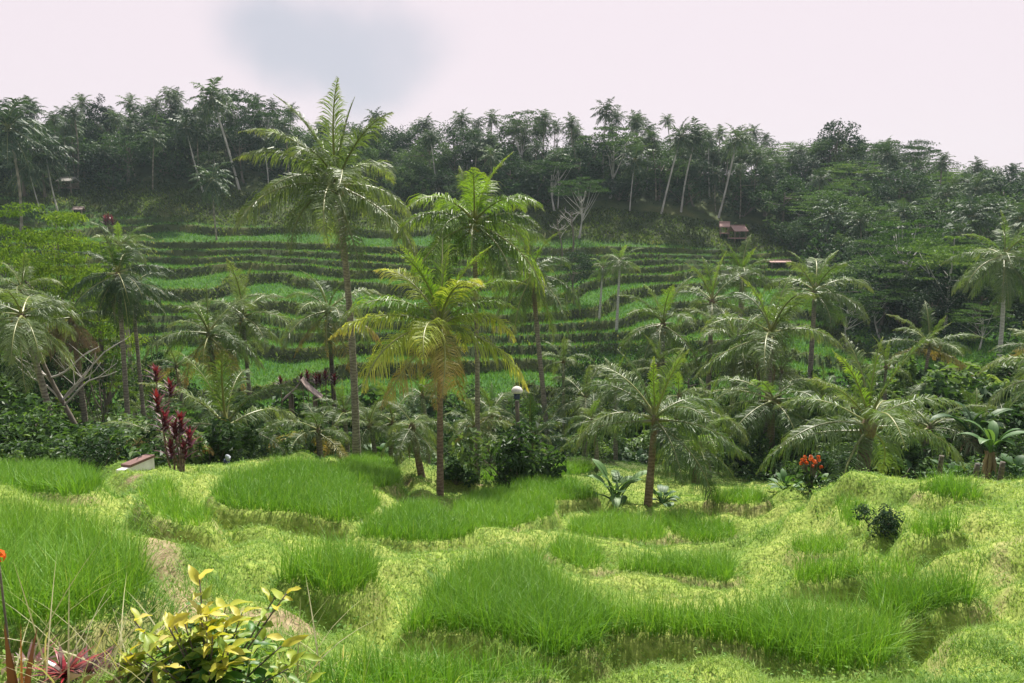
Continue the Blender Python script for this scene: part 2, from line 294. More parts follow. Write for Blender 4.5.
# rice plots: outline on the ground, plant height, hill spacing, label
PLOTS = [
 ([(-60,508),(0,505),(85,508),(125,538),(154,570),(158,605),(120,636),(60,642),(-60,640)], .50, .12, 'tall dense rice plot at the left edge behind the red leaved plants'),
 ([(-60,455),(0,454),(95,464),(104,486),(75,502),(50,488),(0,490),(-60,492)], .46, .13, 'rice plot at the upper left rim in front of the leaning palm'),
 ([(138,480),(172,473),(178,495),(214,520),(212,537),(180,532),(148,515)], .30, .15, 'narrow sparse rice strip running down beside the grassy left path'),
 ([(212,470),(300,458),(352,478),(384,504),(372,526),(345,534),(300,517),(268,507),(214,488)], .40, .14, 'broad bright rice plot below the red ti plants'),
 ([(318,460),(380,450),(400,470),(397,498),(368,492)], .42, .15, 'small rounded rice plot at the foot of the tallest palm'),
 ([(348,527),(378,506),(430,500),(464,520),(484,541),(435,553),(370,538)], .42, .14, 'shaded rice plot directly below the golden palm'),
 ([(446,502),(480,490),(548,484),(558,510),(540,527),(490,533),(460,517)], .42, .15, 'shaded rice strip just right of the golden palm trunk'),
 ([(496,482),(560,472),(597,490),(598,502),(556,506)], .42, .16, 'pale sunlit rice strip behind the two slim palm trunks'),
 ([(260,552),(350,533),(378,550),(378,587),(350,608),(323,603),(306,577)], 0.58, .13, 'rice plot on the grassy slope left of centre above the yellow bush'),
 ([(406,588),(450,558),(512,550),(548,575),(574,615),(604,632),(602,654),(560,668),(512,658),(478,646),(432,630),(406,610)], 0.52, .115, 'large rice plot filling the centre of the terraces'),
 ([(518,545),(560,572),(602,597),(690,603),(772,602),(858,598),(896,636),(900,662),(862,680),(820,675),(750,656),(690,645),(620,634),(572,606),(540,575)], 0.54, .11, 'long curved rice plot with the tall dark front edge'),
 ([(540,534),(579,532),(608,565),(594,578),(566,568)], 0.46, .15, 'little rice plot above the large central one'),
 ([(604,549),(734,546),(740,570),(729,588),(677,583),(625,568)], 0.48, .14, 'rice strip running along the middle of the bowl'),
 ([(564,508),(628,503),(670,535),(658,546),(612,541),(570,522)], 0.5, .15, 'shaded rice mound in front of the ringed palm trunk'),
 ([(645,502),(712,508),(740,530),(729,543),(687,546)], 0.52, .15, 'dark shaded rice mound right of the ringed palm trunk'),
 ([(695,501),(752,484),(775,492),(734,510)], 0.46, .17, 'thin shaded rice strip below the broad leaved clump'),
 ([(788,588),(812,568),(872,546),(910,543),(916,562),(862,580),(822,594),(797,594)], 0.5, .13, 'middle one of the three stepped rice strips on the right slope'),
 ([(854,596),(912,570),(980,555),(979,577),(944,593),(914,630),(892,632)], 0.56, .115, 'lowest and tallest stepped rice strip on the right slope'),
 ([(784,549),(838,528),(850,546),(802,563)], 0.42, .15, 'uppermost small rice strip on the right slope'),
 ([(830,490),(864,484),(866,530),(842,538)], 0.36, .19, 'sparse young rice on the crest beside the dark round bush'),
 ([(904,515),(960,508),(955,537),(927,548),(905,543)], 0.48, .15, 'rice plot at the right crest behind the dark round bush'),
 ([(910,478),(980,481),(980,507),(925,503)], 0.6, .16, 'deep green shaded rice plot behind the right crest'),
 ([(450,468),(590,460),(596,476),(480,484)], .5, .18, 'dark rice plot along the foot of the thicket'),
 ([(300,660),(400,652),(440,672),(560,676),(560,700),(290,710)], .30, .14, 'sparse rice in the nearest plot beside the yellow bush'),
]
def poly_sd(X, Y, P):
    """signed distance to a closed polygon, negative inside"""
    d = np.full(X.shape, 1e9); ins = np.zeros(X.shape, bool)
    for (ax, ay), (bx, by) in zip(P, np.roll(P, -1, 0)):
        ex, ey = bx - ax, by - ay; t = np.clip(((X - ax) * ex + (Y - ay) * ey) / (ex * ex + ey * ey + 1e-9), 0, 1)
        d = np.minimum(d, (X - ax - t * ex) ** 2 + (Y - ay - t * ey) ** 2)
        c = ((ay > Y) != (by > Y)) & (X < (bx - ax) * (Y - ay) / (by - ay + 1e-12) + ax); ins ^= c
    return np.sqrt(d) * np.where(ins, -1, 1)
def smooth_poly(P, it=2):
    for _ in range(it):
        Q = np.roll(P, -1, 0); P = np.stack([P * .75 + Q * .25, P * .25 + Q * .75], 1).reshape(-1, 2)
    return P
plots = []
for pts, hgt, sp, lab in PLOTS:
    y0 = min(y for _, y in pts); y1 = max(y for _, y in pts)       # outlines seen in the photo are those of the plants' tips: drop the far margin to the ground
    G3 = []
    for x, y in pts:
        Dp = hit(x, y, base_h)[1]; hp = (hgt * .86 + .1) * F_PX / Dp * .85; f = (y1 - y) / (y1 - y0)
        G3.append(hit(x, y + min(hp, (y1 - y) * .62) * sstep(.1, .6, f), base_h))
    G3 = np.array(G3); P = smooth_poly(G3[:, :2])
    A = np.concatenate([np.ones((len(P), 1)), P], 1); co, *_ = np.linalg.lstsq(A, base_h(P[:, 0], P[:, 1]), rcond=None)
    c = P.mean(0); rf = np.array([c[0], P[:, 1].min() * .8 + c[1] * .2]); zc = co @ np.array([1, *rf]) + (.13 if c[1] < 16 else .10)
    plots.append(dict(P=P, h=hgt, sp=sp, lab=lab, c=c, rf=rf, zc=zc, gx=co[1] * .7, gy=co[2] * .85, lo=P.min(0), hi=P.max(0)))

def plot_fields(X, Y):
    """(signed distance to the closest plot, blend weight, terrace height)"""
    sdm = np.full(X.shape, 9.); w = np.zeros(X.shape); z = np.zeros(X.shape)
    for p in plots:
        k = (X > p['lo'][0] - 1) & (X < p['hi'][0] + 1) & (Y > p['lo'][1] - 1) & (Y < p['hi'][1] + 1)
        if not k.any(): continue
        x, y = X[k], Y[k]; sd = poly_sd(x, y, p['P'])
        sdm[k] = np.minimum(sdm[k], sd); ww = 1 - sstep(-.05, .32, sd); ww = ww + 1e-6
        w[k] += ww; z[k] += ww * (p['zc'] + p['gx'] * (x - p['rf'][0]) + p['gy'] * (y - p['rf'][1]))
    return sdm, np.clip(w, 0, 1), np.where(w > 0, z / np.maximum(w, 1e-6), 0)
STEP = 1.1
def terrace(X, Y, z):
    """far hillside cut into steps: returns height and tread mask"""
    n = fbm(X, Y, 30, 3) * 1.5 + fbm(X, Y, 10, 5) * .34 + .45 * np.sin(z * 1.15 + X * .02)
    q = (z + n) / STEP; k = np.floor(q); f = q - k
    zt = (k + sstep(.80, .97, f)) * STEP - n + .07 * np.exp(-((f - .03) / .04) ** 2)
    m = sstep(43, 48, Y) * (1 - sstep(110, 114, Y + 4 * fbm(X, Y, 20, 17))) ; 
    return z * (1 - m) + zt * m, m * (f < .80)
def land(X, Y, full=False):
    X = np.asarray(X, float); Y = np.asarray(Y, float); z = base_h(X, Y)
    sd, w, zp = plot_fields(X, Y)
    near = 1 - sstep(28, 40, Y)
    n2 = fbm(X, Y, 4, 18) * .3 + fbm(X, Y, 1.2, 19) * .08; q = (z + n2) / .42; kq = np.floor(q)
    zl = (kq + sstep(.45, .9, q - kq)) * .42 - n2
    z = z + (zl - z) * .75 * near * (1 - w)
    bump = (fbm(X, Y, 4.2, 1) * .30 + fbm(X, Y, 1.5, 4) * .07 + fbm(X, Y, .6, 2) * .05) * near * (1 - w)
    z = z + bump + fbm(X, Y, 9, 9) * .25 * sstep(20, 45, Y)
    z = z * (1 - .85 * w) + zp * .85 * w - .05 * (sd < -.06) * near
    z = z + near * (.12 * np.exp(-((sd - .78) / .30) ** 2) - .22 * np.exp(-((sd - .24) / .18) ** 2))
    z, tread = terrace(X, Y, z)
    return (z, sd, tread) if full else z
def gz(x, y): return float(land(np.array([x]), np.array([y]))[0])

def axis(segs):
    o = [segs[0][0]]
    for a, b, s in segs: k = max(1, int(round((b - a) / s))); o += list(np.linspace(a, b, k + 1)[1:])
    return np.array(o)
ax_ = axis([(-330,-130,10),(-130,-60,1.2),(-60,-22,.6),(-22,-11,.2),(-11,11,.085),(11,22,.2),(22,60,.6),(60,130,1.2),(130,330,10)])
ay_ = axis([(-18,0,1.),(0,15,.085),(15,26,.15),(26,44,.4),(44,122,.3),(122,160,1.2),(160,440,10)])
GX, GY = np.meshgrid(ax_, ay_)
GZ, GSD, GTR = land(GX, GY, True)
nx, ny = len(ax_), len(ay_)
g = Geo(); i = (np.arange(ny - 1)[:, None] * nx + np.arange(nx - 1)[None]).ravel()
PATHS = [np.array([hit(x, y, base_h)[:2] for x, y in pl]) for pl in
         ([(150,530),(168,565),(190,595),(235,612),(300,625)], [(1050,555),(1000,590),(960,625),(930,660)], [(1030,525),(1000,545),(1010,570)], [(742,664),(800,684),(840,690)], [(590,660),(660,672)])]
def seg_d(X, Y, P):
    d = np.full(X.shape, 1e9)
    for (ax, ay), (bx, by) in zip(P[:-1], P[1:]):
        ex, ey = bx - ax, by - ay; t = np.clip(((X - ax) * ex + (Y - ay) * ey) / (ex * ex + ey * ey + 1e-9), 0, 1)
        d = np.minimum(d, np.hypot(X - ax - t * ex, Y - ay - t * ey))
    return d
def soil_at(X, Y, sd):
    s = np.zeros(X.shape)
    for P, wd, am in zip(PATHS, (.24, .10, .12, .14, .12), (.72, .32, .35, .4, .3)):
        s = np.maximum(s, am * (1 - sstep(wd * .4, wd, seg_d(X, Y, P) + .12 * fbm(X, Y, .5, 21))))
    s = np.maximum(s, .9 * sstep(.5, .7, fbm(X, Y, 1.1, 33) - .1) * (Y < 30))
    s = np.maximum(s, .5 * (1 - sstep(.0, .12, np.abs(sd - .05))) * sstep(.0, .3, fbm(X, Y, 1.6, 40)))
    return np.clip(s, 0, 1)
GSO = soil_at(GX, GY, GSD)
# u on the ground: 0..1 grass to bare soil nearby; 2 = terrace tread, 3 = terrace bank, 4 = forest floor
pxx, pxy = to_px(np.stack([GX.ravel(), np.maximum(GY.ravel(), .5), GZ.ravel()], -1))
u = GSO.copy()
me_attr_far = sstep(22, 31, GY)  # dark far colour starts early, painting the palms' shade on the back turf
g.add(np.stack([GX, GY, GZ], -1).reshape(-1, 3), np.stack([i, i + 1, i + nx + 1, i + nx], -1), 0, u.ravel(), True)
def groundmat():
    m, N, L = mat('hillside_ground'); o = N.new('ShaderNodeOutputMaterial'); p = N.new('ShaderNodeBsdfPrincipled'); p.inputs['Roughness'].default_value = .95; p.inputs['Specular IOR Level'].default_value = .15
    at = N.new('ShaderNodeAttribute'); at.attribute_name = 'u'; tr = N.new('ShaderNodeAttribute'); tr.attribute_name = 'tread'; fa = N.new('ShaderNodeAttribute'); fa.attribute_name = 'far'
    ge = N.new('ShaderNodeNewGeometry')
    def noise(s, d=6):
        n = N.new('ShaderNodeTexNoise'); n.inputs['Scale'].default_value = s; n.inputs['Detail'].default_value = d; L.new(ge.outputs['Position'], n.inputs['Vector']); return n
    n1, n2, n3 = noise(.8), noise(14), noise(.25)
    def mixc(f, a, b, bt='MIX'):
        x = N.new('ShaderNodeMix'); x.data_type = 'RGBA'; x.blend_type = bt
        for s, v in ((0, f), (6, a), (7, b)):
            if isinstance(v, (int, float)): x.inputs[s].default_value = v
            elif isinstance(v, tuple): x.inputs[s].default_value = (*v, 1)
            else: L.new(v, x.inputs[s])
        return x.outputs[2]
    grass = ramp(N, [(.3, (.13, .21, .038)), (.5, (.235, .31, .065)), (.7, (.32, .36, .10))]); L.new(n1.outputs[0], grass.inputs[0])
    fine = ramp(N, [(.3, (.5, .55, .45)), (.7, (1.25, 1.2, 1.2))]); L.new(n2.outputs[0], fine.inputs[0])
    gr = mixc(1.0, grass.outputs[0], fine.outputs[0], 'MULTIPLY')
    so = ramp(N, [(.3, (.20, .12, .085)), (.6, (.35, .235, .175)), (.8, (.45, .34, .27))]); L.new(n2.outputs[0], so.inputs[0])
    near = mixc(at.outputs['Fac'], gr, so.outputs[0])
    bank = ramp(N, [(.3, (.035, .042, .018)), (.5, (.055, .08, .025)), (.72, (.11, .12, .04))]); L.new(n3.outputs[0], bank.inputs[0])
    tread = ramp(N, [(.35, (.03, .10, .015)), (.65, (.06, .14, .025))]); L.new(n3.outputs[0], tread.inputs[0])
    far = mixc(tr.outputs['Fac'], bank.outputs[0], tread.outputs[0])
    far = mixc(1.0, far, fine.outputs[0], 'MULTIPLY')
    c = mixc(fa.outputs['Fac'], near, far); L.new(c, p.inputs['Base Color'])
    b = N.new('ShaderNodeBump'); b.inputs['Strength'].default_value = .6; b.inputs['Distance'].default_value = .04; L.new(n2.outputs[0], b.inputs['Height']); L.new(b.outputs[0], p.inputs['Normal'])
    L.new(p.outputs[0], o.inputs[0]); return m
ground = g.obj('ground', [groundmat()])
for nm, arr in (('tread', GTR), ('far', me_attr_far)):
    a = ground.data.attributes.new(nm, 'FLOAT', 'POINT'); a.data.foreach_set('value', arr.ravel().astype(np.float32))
ground['kind'] = 'structure'

# haze: thin humid air in one box round everything
HAZE = .0003
me = bpy.data.meshes.new('haze'); zl, zh = float(GZ.min()) - 1, float(GZ.max()) + 32
gg = Geo(); box(gg, (0, 211, (zl + zh) / 2), (664, 462, zh - zl))
hm, hN, hL = mat('humid_air'); ho = hN.new('ShaderNodeOutputMaterial'); hv = hN.new('ShaderNodeVolumePrincipled')
hv.inputs['Density'].default_value = HAZE; hv.inputs['Color'].default_value = (.68, .86, .90, 1); hv.inputs['Anisotropy'].default_value = .1
hL.new(hv.outputs[0], ho.inputs['Volume'])
haze = gg.obj('haze', [hm]); haze['kind'] = 'stuff'

# ------------------------------------------------------------------ rice and grass
def scatter_poly(P, sp, jit=.38):
    lo, hi = P.min(0), P.max(0); xs = np.arange(lo[0], hi[0], sp); ys = np.arange(lo[1], hi[1], sp)
    X, Y = np.meshgrid(xs, ys); X = X.ravel() + rng.uniform(-jit, jit, X.size) * sp; Y = Y.ravel() + rng.uniform(-jit, jit, Y.size) * sp
    sd = poly_sd(X, Y, P) + .06 * fbm(X, Y, .5, 77); k = sd < -.03; return X[k], Y[k], sd[k]
for p in plots:
    X, Y, sd = scatter_poly(p['P'], p['sp'] * .76); Z = land(X, Y); D = float(p['c'][1]); n = len(X)
    per = 20 if D < 9 else (15 if D < 15 else 11)
    hs = (.80 if D > 6 else .85) * p['h'] * (1 + .16 * fbm(X, Y, 1.2, 50)) * rng.uniform(.82, 1.1, n)
    az = rng.uniform(0, 2 * np.pi, (n, per)).ravel(); r0 = .035 * np.sqrt(rng.uniform(0, 1, n * per))
    P3 = np.stack([np.repeat(X, per) + r0 * np.cos(az), np.repeat(Y, per) + r0 * np.sin(az), np.repeat(Z, per) - .02], -1)
    az = az + rng.normal(0, .5, len(az)); m = len(az)
    q = rng.uniform(0, 1, m)
    Ln = np.repeat(hs, per) * rng.uniform(.62, 1.22, m) * 1.05
    lean = np.abs(rng.normal(.12, .15, m)); droop = np.clip(rng.normal(.32, .26, m), 0, 1.0)
    wd = rng.uniform(.005, .0092, m) * (1 + max(0, D - 7) * .07)
    g = Geo(); tone = .25 + .45 * rng.uniform(0, 1, m) + .25 * (rng.uniform(0, 1, m) > .93)
    blades(g, P3, az, Ln, wd, lean, droop, 3 if D < 15 else 2, 0, tone)
    o = g.obj('rice_plot', [M['rice']]); tag(o, p['lab'], 'rice plot', 'terraced rice plots in front')

# short turf on the bunds and paths
nG = 760000
t = rng.uniform(0, 1, nG); Yg = 1.2 * (34 / 1.2) ** (t ** .85); Xg = rng.uniform(-1, 1, nG) * (.82 * Yg + 1.5)
sd, w, _ = plot_fields(Xg, Yg); so = soil_at(Xg, Yg, sd)
k = (sd > -.02) & (rng.uniform(0, 1, nG) > so * .93); Xg, Yg, so, sd = Xg[k], Yg[k], so[k], sd[k]
Zg = land(Xg, Yg); n = len(Xg); tall = sstep(.15, .5, fbm(Xg, Yg, 1.0, 61)) + .7 * (1 - sstep(0, .3, sd)) * (rng.uniform(0, 1, n) > .5)
Ln = (.03 + .04 * rng.uniform(0, 1, n) + .09 * tall * rng.uniform(.3, 1, n)) * (1 + .018 * Yg); wd = .0032 + .00075 * Yg
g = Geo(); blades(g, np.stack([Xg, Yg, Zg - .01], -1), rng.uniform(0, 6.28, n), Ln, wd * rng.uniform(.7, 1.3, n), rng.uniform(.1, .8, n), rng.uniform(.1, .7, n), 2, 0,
                  np.clip(.52 + .3 * fbm(Xg, Yg, 2.2, 62) - .25 * tall - .42 * sstep(20, 26, Yg) + rng.normal(0, .10, n), 0, 1))  # tone drop at the back puts the palms' shade into the grass colour
# small round-leaved weeds among it
nW = 34000; t = rng.uniform(0, 1, nW); Yw = 2.5 * (24 / 2.5) ** t; Xw = rng.uniform(-1, 1, nW) * (.82 * Yw + 1)
sd, w, _ = plot_fields(Xw, Yw); k = (sd > .0) & (fbm(Xw, Yw, .9, 71) + .3 * fbm(Xw, Yw, .3, 72) + .35 * (sd < .35) > .16) & (soil_at(Xw, Yw, sd) < .6); Xw, Yw = Xw[k], Yw[k]; n = len(Xw)
nr = unit(np.stack([rng.normal(0, .45, n), rng.normal(0, .45, n), np.ones(n)], -1))
leaves(g, np.stack([Xw, Yw, land(Xw, Yw) + .02 + .13 * rng.uniform(0, 1, n)], -1), nr, rng.uniform(.018, .034, n) * (1 + .04 * Yw), 0, rng.uniform(.1, .55, n) * np.where(sd[k] < .4, .4, 1), .7)
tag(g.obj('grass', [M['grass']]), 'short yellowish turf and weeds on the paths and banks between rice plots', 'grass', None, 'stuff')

# rice on the far steps, rough grass on their banks
n0 = 230000; Yt = rng.uniform(44, 124, n0); Xt = rng.uniform(-1, 1, n0) * (.72 * Yt + 3)
zt, _, tr = land(Xt, Yt, True); keep = rng.uniform(0, 1, n0) < np.clip(70 / Yt, .4, 1)
k = (tr > .5) & keep; n = k.sum(); g = Geo()
blades(g, np.stack([Xt[k], Yt[k], zt[k] - .03], -1), rng.uniform(0, 6.28, n), rng.uniform(.22, .42, n), .05 + .0012 * Yt[k], rng.uniform(0, .3, n), rng.uniform(0, .5, n), 1, 0, rng.uniform(.2, .9, n))
tag(g.obj('terrace_rice', [M['rice_far']]), 'bright green rice standing on the stepped terraces of the far hillside', 'rice', None, 'stuff')
k = (tr < .5) & keep; n = k.sum(); g = Geo()
blades(g, np.stack([Xt[k], Yt[k], zt[k] - .03], -1), rng.normal(-np.pi / 2, .8, n), rng.uniform(.25, .6, n), .06 + .0012 * Yt[k], rng.uniform(.2, .7, n), rng.uniform(.2, .9, n), 2, 0, rng.uniform(0, .8, n))
tag(g.obj('bank_grass', [M['bank']]), 'rough dull grass on the banks between the far terrace steps', 'grass', None, 'stuff')

# ------------------------------------------------------------------ coconut palms
def frond_mesh(name, el, Lf=1.0, bend=1.0, hang=.5, nl=60, seed=0, lw=.017, ll=.30, seg=2, skew=0., fwd=.45):
    """one frond of length Lf rising from the origin towards +X at elevation el"""
    r = np.random.default_rng(seed); k = 14; t = np.linspace(0, 1, k + 1)
    th = el - bend * t ** 1.45; dx = np.cos(th); dz = np.sin(th)
    px = np.concatenate([[0], np.cumsum((dx[1:] + dx[:-1]) / 2)]) / k * Lf; pz = np.concatenate([[0], np.cumsum((dz[1:] + dz[:-1]) / 2)]) / k * Lf
    py = skew * t ** 2 * Lf
    g = Geo(); C = np.stack([px, py, pz], -1)
    tube(g, C, (.0115 * (1 - t) ** .8 + .0018) * Lf * (1 + .6 * (t < .08)), 5, 1, t * 0 + .5)
    tl = np.concatenate([np.linspace(.13, .985, nl)] * 2) + r.normal(0, .004, 2 * nl); side = np.concatenate([np.ones(nl), -np.ones(nl)]); n = 2 * nl
    tl = np.clip(tl, .1, 1); b = np.stack([np.interp(tl, t, c) for c in (px, py, pz)], -1)
    tg = np.stack([np.interp(tl, t, dx), np.gradient(py, t)[0] * 0 + tl * 0, np.interp(tl, t, dz)], -1); tg = unit(tg)
    up = np.stack([-tg[:, 2], tl * 0, tg[:, 0]], -1); sd = np.stack([tl * 0, side, tl * 0], -1)
    ln = ll * Lf * (.30 + .95 * np.sin(np.pi * np.clip(tl * .80 + .16, 0, 1)) ** .9) * (1 - .6 * sstep(.6, 1, tl)) * r.uniform(.78, 1.08, n) * np.where(r.uniform(0, 1, n) < .13, .4, 1) * (1 + .12 * np.sin(tl * 31 + seed))
    d0 = unit(sd * 1.0 + tg * (fwd + .5 * tl[:, None]) + up * (.38 - .55 * hang) + r.normal(0, .13, (n, 3)) + .16 * np.sin(tl * 23 + side * 1.7 + seed)[:, None] * up - .12 * np.sin(tl * 41 + seed * 2 + side)[:, None] * tg)
    grav = np.array([0, 0, -1.])
    d1 = unit(d0 * (1 - .35 * hang) + grav * (.22 + 1.0 * hang) * r.uniform(.7, 1.2, (n, 1)))
    d2 = unit(d1 * .6 + grav * (.35 + .9 * hang))
    m1 = b + d0 * ln[:, None] * .42; m2 = m1 + d1 * ln[:, None] * .34; tp = m2 + d2 * ln[:, None] * .28
    wv = unit(tg + .35 * up * r.normal(0, 1, (n, 1)) + r.normal(0, .12, (n, 3))); w = lw * Lf * r.uniform(.8, 1.15, n)[:, None]
    rows = [(b, .55), (m1, 1.0), (m2, .75), (tp, .06)] if seg > 1 else [(b, .6), (m1, 1.1), (tp, .08)]
    V = np.stack([np.stack([c - wv * w * s / 2, c + wv * w * s / 2], 1) for c, s in rows], 1).reshape(-1, 3)
    q = len(rows); bi = np.arange(n)[:, None] * (2 * q); s2 = (np.arange(q - 1) * 2)[None]
    Fq = np.stack([bi + s2, bi + s2 + 1, bi + s2 + 3, bi + s2 + 2], -1).reshape(-1, 4)
    edge = np.array([0, .1, .22, .4])[:q] if seg > 1 else np.array([0, .1, .4])
    av = np.clip(tl[:, None] * .62 + edge[None] + r.normal(0, .07, (n, 1)), 0, 1)
    g.add(V, Fq, 0, np.repeat(av.ravel(), 2)); return g
ELS = [86, 72, 56, 38, 20, 2, -18, -40, -62]
def build_frond_set(nl, seg, lw, seeds):
    out = {}
    for ei, e in enumerate(ELS):
        out[ei] = []
        for s in range(seeds):
            er = R(e); bend = [.28, .68, 1.1, 1.35, 1.4, 1.25, .95, .65, .4][ei] * (1 + .17 * (s - 1.3))
            hang = [.02, .10, .24, .42, .58, .70, .78, .74, .6][ei]
            g = frond_mesh('frond', er, 1, bend, hang, nl, 100 * ei + s, lw, [.115, .15, .20, .235, .25, .26, .26, .24, .21][ei], seg, (-.14, .12, .0, .05)[s], [1.6, 1.15, .7, .5, .45, .45, .45, .45, .45][ei])
            out[ei].append(g.mesh('frond', [M['frond'], M['rachis']]))
    return out
FSET = build_frond_set(100, 2, .0088, 4)

def trunk_geo(P0, P1, r0, r1, sway, k=26, n=10, rings=True, sx=1.):
    t = np.linspace(0, 1, k); P = P0 + (P1 - P0) * t[:, None]; P[:, 0] += sway * np.sin(np.pi * t) * sx; P[:, 1] += sway * .5 * np.sin(np.pi * t)
    rad = r1 + (r0 - r1) * (1 - t) ** .9 + .5 * r0 * np.exp(-t * 16)
    if rings: rad = rad * (1 + .05 * np.sin(np.arange(k) * 2.6 + 1.3 * np.sin(np.arange(k))))
    g = Geo(); tube(g, P, rad, n, 0, t); return g
STY = {  # material by frond age from youngest to oldest
 'green': ['frond_bright', 'frond', 'frond_pale', 'frond', 'frond', 'frond_pale', 'frond', 'frond', 'frond'],
 'tall':  ['frond_pale', 'frond_pale', 'frond_pale', 'frond_pale', 'frond_pale', 'frond_pale', 'frond_pale', 'frond_pale', 'frond_pale'],
 'pale':  ['frond_bright', 'frond_pale', 'frond_pale', 'frond', 'frond_pale', 'frond_pale', 'frond', 'frond_pale', 'frond'],
 'bright': ['frond_bright', 'frond_bright', 'frond_bright', 'frond_bright', 'frond', 'frond', 'frond_bright', 'frond', 'frond'],
 'gold':  ['frond_bright', 'frond_bright', 'frond_gold', 'frond_bright', 'frond_gold', 'frond_gold', 'frond_gold', 'frond_old', 'frond_old'],
 'dark':  ['frond_dark'] * 9,
 'old':   ['frond', 'frond', 'frond_pale', 'frond', 'frond_pale', 'frond', 'frond', 'frond_old', 'frond_old'],
 'dry':   ['frond', 'frond', 'frond', 'frond', 'frond_old', 'frond_dry', 'frond_dry', 'frond_dry', 'frond_dry']}
tt = np.linspace(-1, 1, 7); NUT = Geo(); tube(NUT, np.outer(tt, [0, 0, .12]), .09 * np.sqrt(np.maximum(.02, 1 - tt * tt)), 8); NUT = NUT.mesh('coconut', [M['nut']])
def palm(label, c, base, D, Rp, sty='green', n=22, bark='trunk', lo=-55, hi=86, r=None, sway=0., az0=None, nuts=0, seed=0, dy=0.):
    """c: crown centre in the photo, base: x of the foot, D: distance, Rp: frond reach in photo pixels"""
    rn = random.Random(seed * 77 + int(c[0] * 13 + c[1])); Pc = ray(c[0], c[1], D)
    bx = ray(base, c[1], D)[0]; zg = gz(bx, D + dy); h = Pc[2] - zg
    root = thing('coconut_palm', (bx, D + dy, zg), label, 'palm', 'coconut palms around the rice terraces')
    top = np.array([Pc[0] - bx, -dy, h]); rr = r or .11
    tg = trunk_geo(np.array([0, 0, -.25]), top, rr * 1.25, rr * .85, sway, int(max(10, min(44, h / .28))))
    tg.obj('trunk', [M[bark]], root)
    fg = Geo(); th = np.linspace(0, 1, 8); tube(fg, top[None] + np.outer(th * .75 - .3, [0, 0, 1]) * (rr * 5), rr * np.array([.85, 1.1, 1.25, 1.25, 1.1, .8, .5, .2]), 9)
    fg.obj('crown_shaft', [M['fibre']], root)
    if nuts:
        for q in range(nuts):
            a = rn.uniform(0, 6.28); cc = top + np.array([math.cos(a) * rr * 2.2, math.sin(a) * rr * 2.2, -rr * rn.uniform(.5, 3)])
            link('coconut', NUT, root, cc)
    Lm = Rp * D / F_PX * 1.15; off = rn.uniform(0, 6.28) if az0 is None else az0
    for q in range(n):
        f = (q + .5) / n; e = hi + (lo - hi) * f ** .86 + rn.uniform(-8, 8) if sty != 'gold' else hi + (lo - hi) * f ** 1.1 + rn.uniform(-6, 6); ei = min(range(9), key=lambda z: abs(ELS[z] - e))
        o = link('frond', FSET[ei][rn.randrange(4)], root, top + np.array([0, 0, rr * (1.6 - 2.4 * f)]))
        if 1 < q < n - 1 and rn.random() < .08: continue
        s = Lm * rn.uniform(.78, 1.12) * (1.0 if f > .12 else .8 + f); o.scale = (s, s, s)
        o.rotation_euler = (rn.uniform(-.12, .12), R(rn.uniform(-5, 5)), off + q * 2.39996 + rn.uniform(-.45, .45))
        setmat(o, M[STY[sty][min(8, int(f * 9))]])
    for q in range(rn.choice((0, 0, 1, 1)) if sty != 'gold' and lo < -20 else 0):     # dead fronds hanging against the stem
        o = link('dead_frond', FSET[8][rn.randrange(3)], root, top + np.array([0, 0, -rr])); s = Lm * rn.uniform(.5, .8); o.scale = (s, s * .6, s)
        o.rotation_euler = (0, R(rn.uniform(8, 20)), rn.uniform(0, 6.28)); setmat(o, M['frond_dry'])
    return root
palm('tall slender coconut palm whose crown rises above the ridge line', (337,186), 347, 25, 98, 'tall', 24, 'trunk', -38, 86, .105, .12, .4, 7, 1)
palm('golden yellow leaved coconut palm in the centre of the terraces', (440,325), 437, 20.6, 96, 'gold', 26, 'trunk_red', -50, 82, .085, .0, 1.0, 6, 2)
palm('bright green full crowned palm rising just behind the golden one', (474,224), 475, 24, 82, 'bright', 27, 'trunk', -46, 74, .075, .05, .2, 8, 3)
palm('palm with drooping crown just right of the bright full crowned palm', (532,276), 552, 34, 56, 'green', 18, 'trunk', -62, 80, .11, .0, None, 4, 4)
palm('young dark upright palm beside the white capped post', (530,448), 531, 29, 64, 'dark', 14, 'trunk_dark', 5, 86, .14, 0, None, 0, 5)
palm('low palm with ringed brown trunk at the centre right of the terraces', (655,420), 650, 20.5, 86, 'green', 17, 'trunk_red', -22, 86, .10, .0, None, 0, 6)
palm('small palm with fronds sagging to the ground right of the ringed trunk', (698,444), 697, 25, 54, 'bright', 12, 'trunk_red', -40, 64, .12, 0, None, 0, 7)
palm('palm with split upright fronds standing behind the ringed trunk palm', (663,325), 664, 37, 58, 'green', 16, 'trunk', -35, 86, .13, 0, None, 4, 8)
palm('palm with a dense dark crown between two paler palms on the right', (712,303), 712, 39, 48, 'green', 16, 'trunk', -30, 86, .13, 0, None, 0, 9)
palm('small palm peeking above the row at the mid right, below the red roofed hut', (742,277), 742, 43, 38, 'green', 18, 'trunk', -25, 86, .13, 0, None, 0, 10)
palm('star shaped palm with widely spread grey green fronds on the right', (771,335), 772, 32, 78, 'green', 17, 'trunk', -24, 82, .12, 0, None, 5, 11)
palm('leafy palm below the flat red roofed shelter', (815,293), 816, 41, 54, 'green', 17, 'trunk', -30, 86, .13, 0, None, 0, 12)
palm('palm with pale trunk standing in the dark hollow behind the orange flowers', (773,402), 776, 28, 66, 'green', 16, 'trunk', -28, 60, .10, 0, None, 4, 13)
palm('large low palm with wide dark trunk behind the right crest', (868,428), 864, 18.5, 102, 'green', 15, 'trunk_dark', -14, 86, .17, 0, .6, 0, 14)
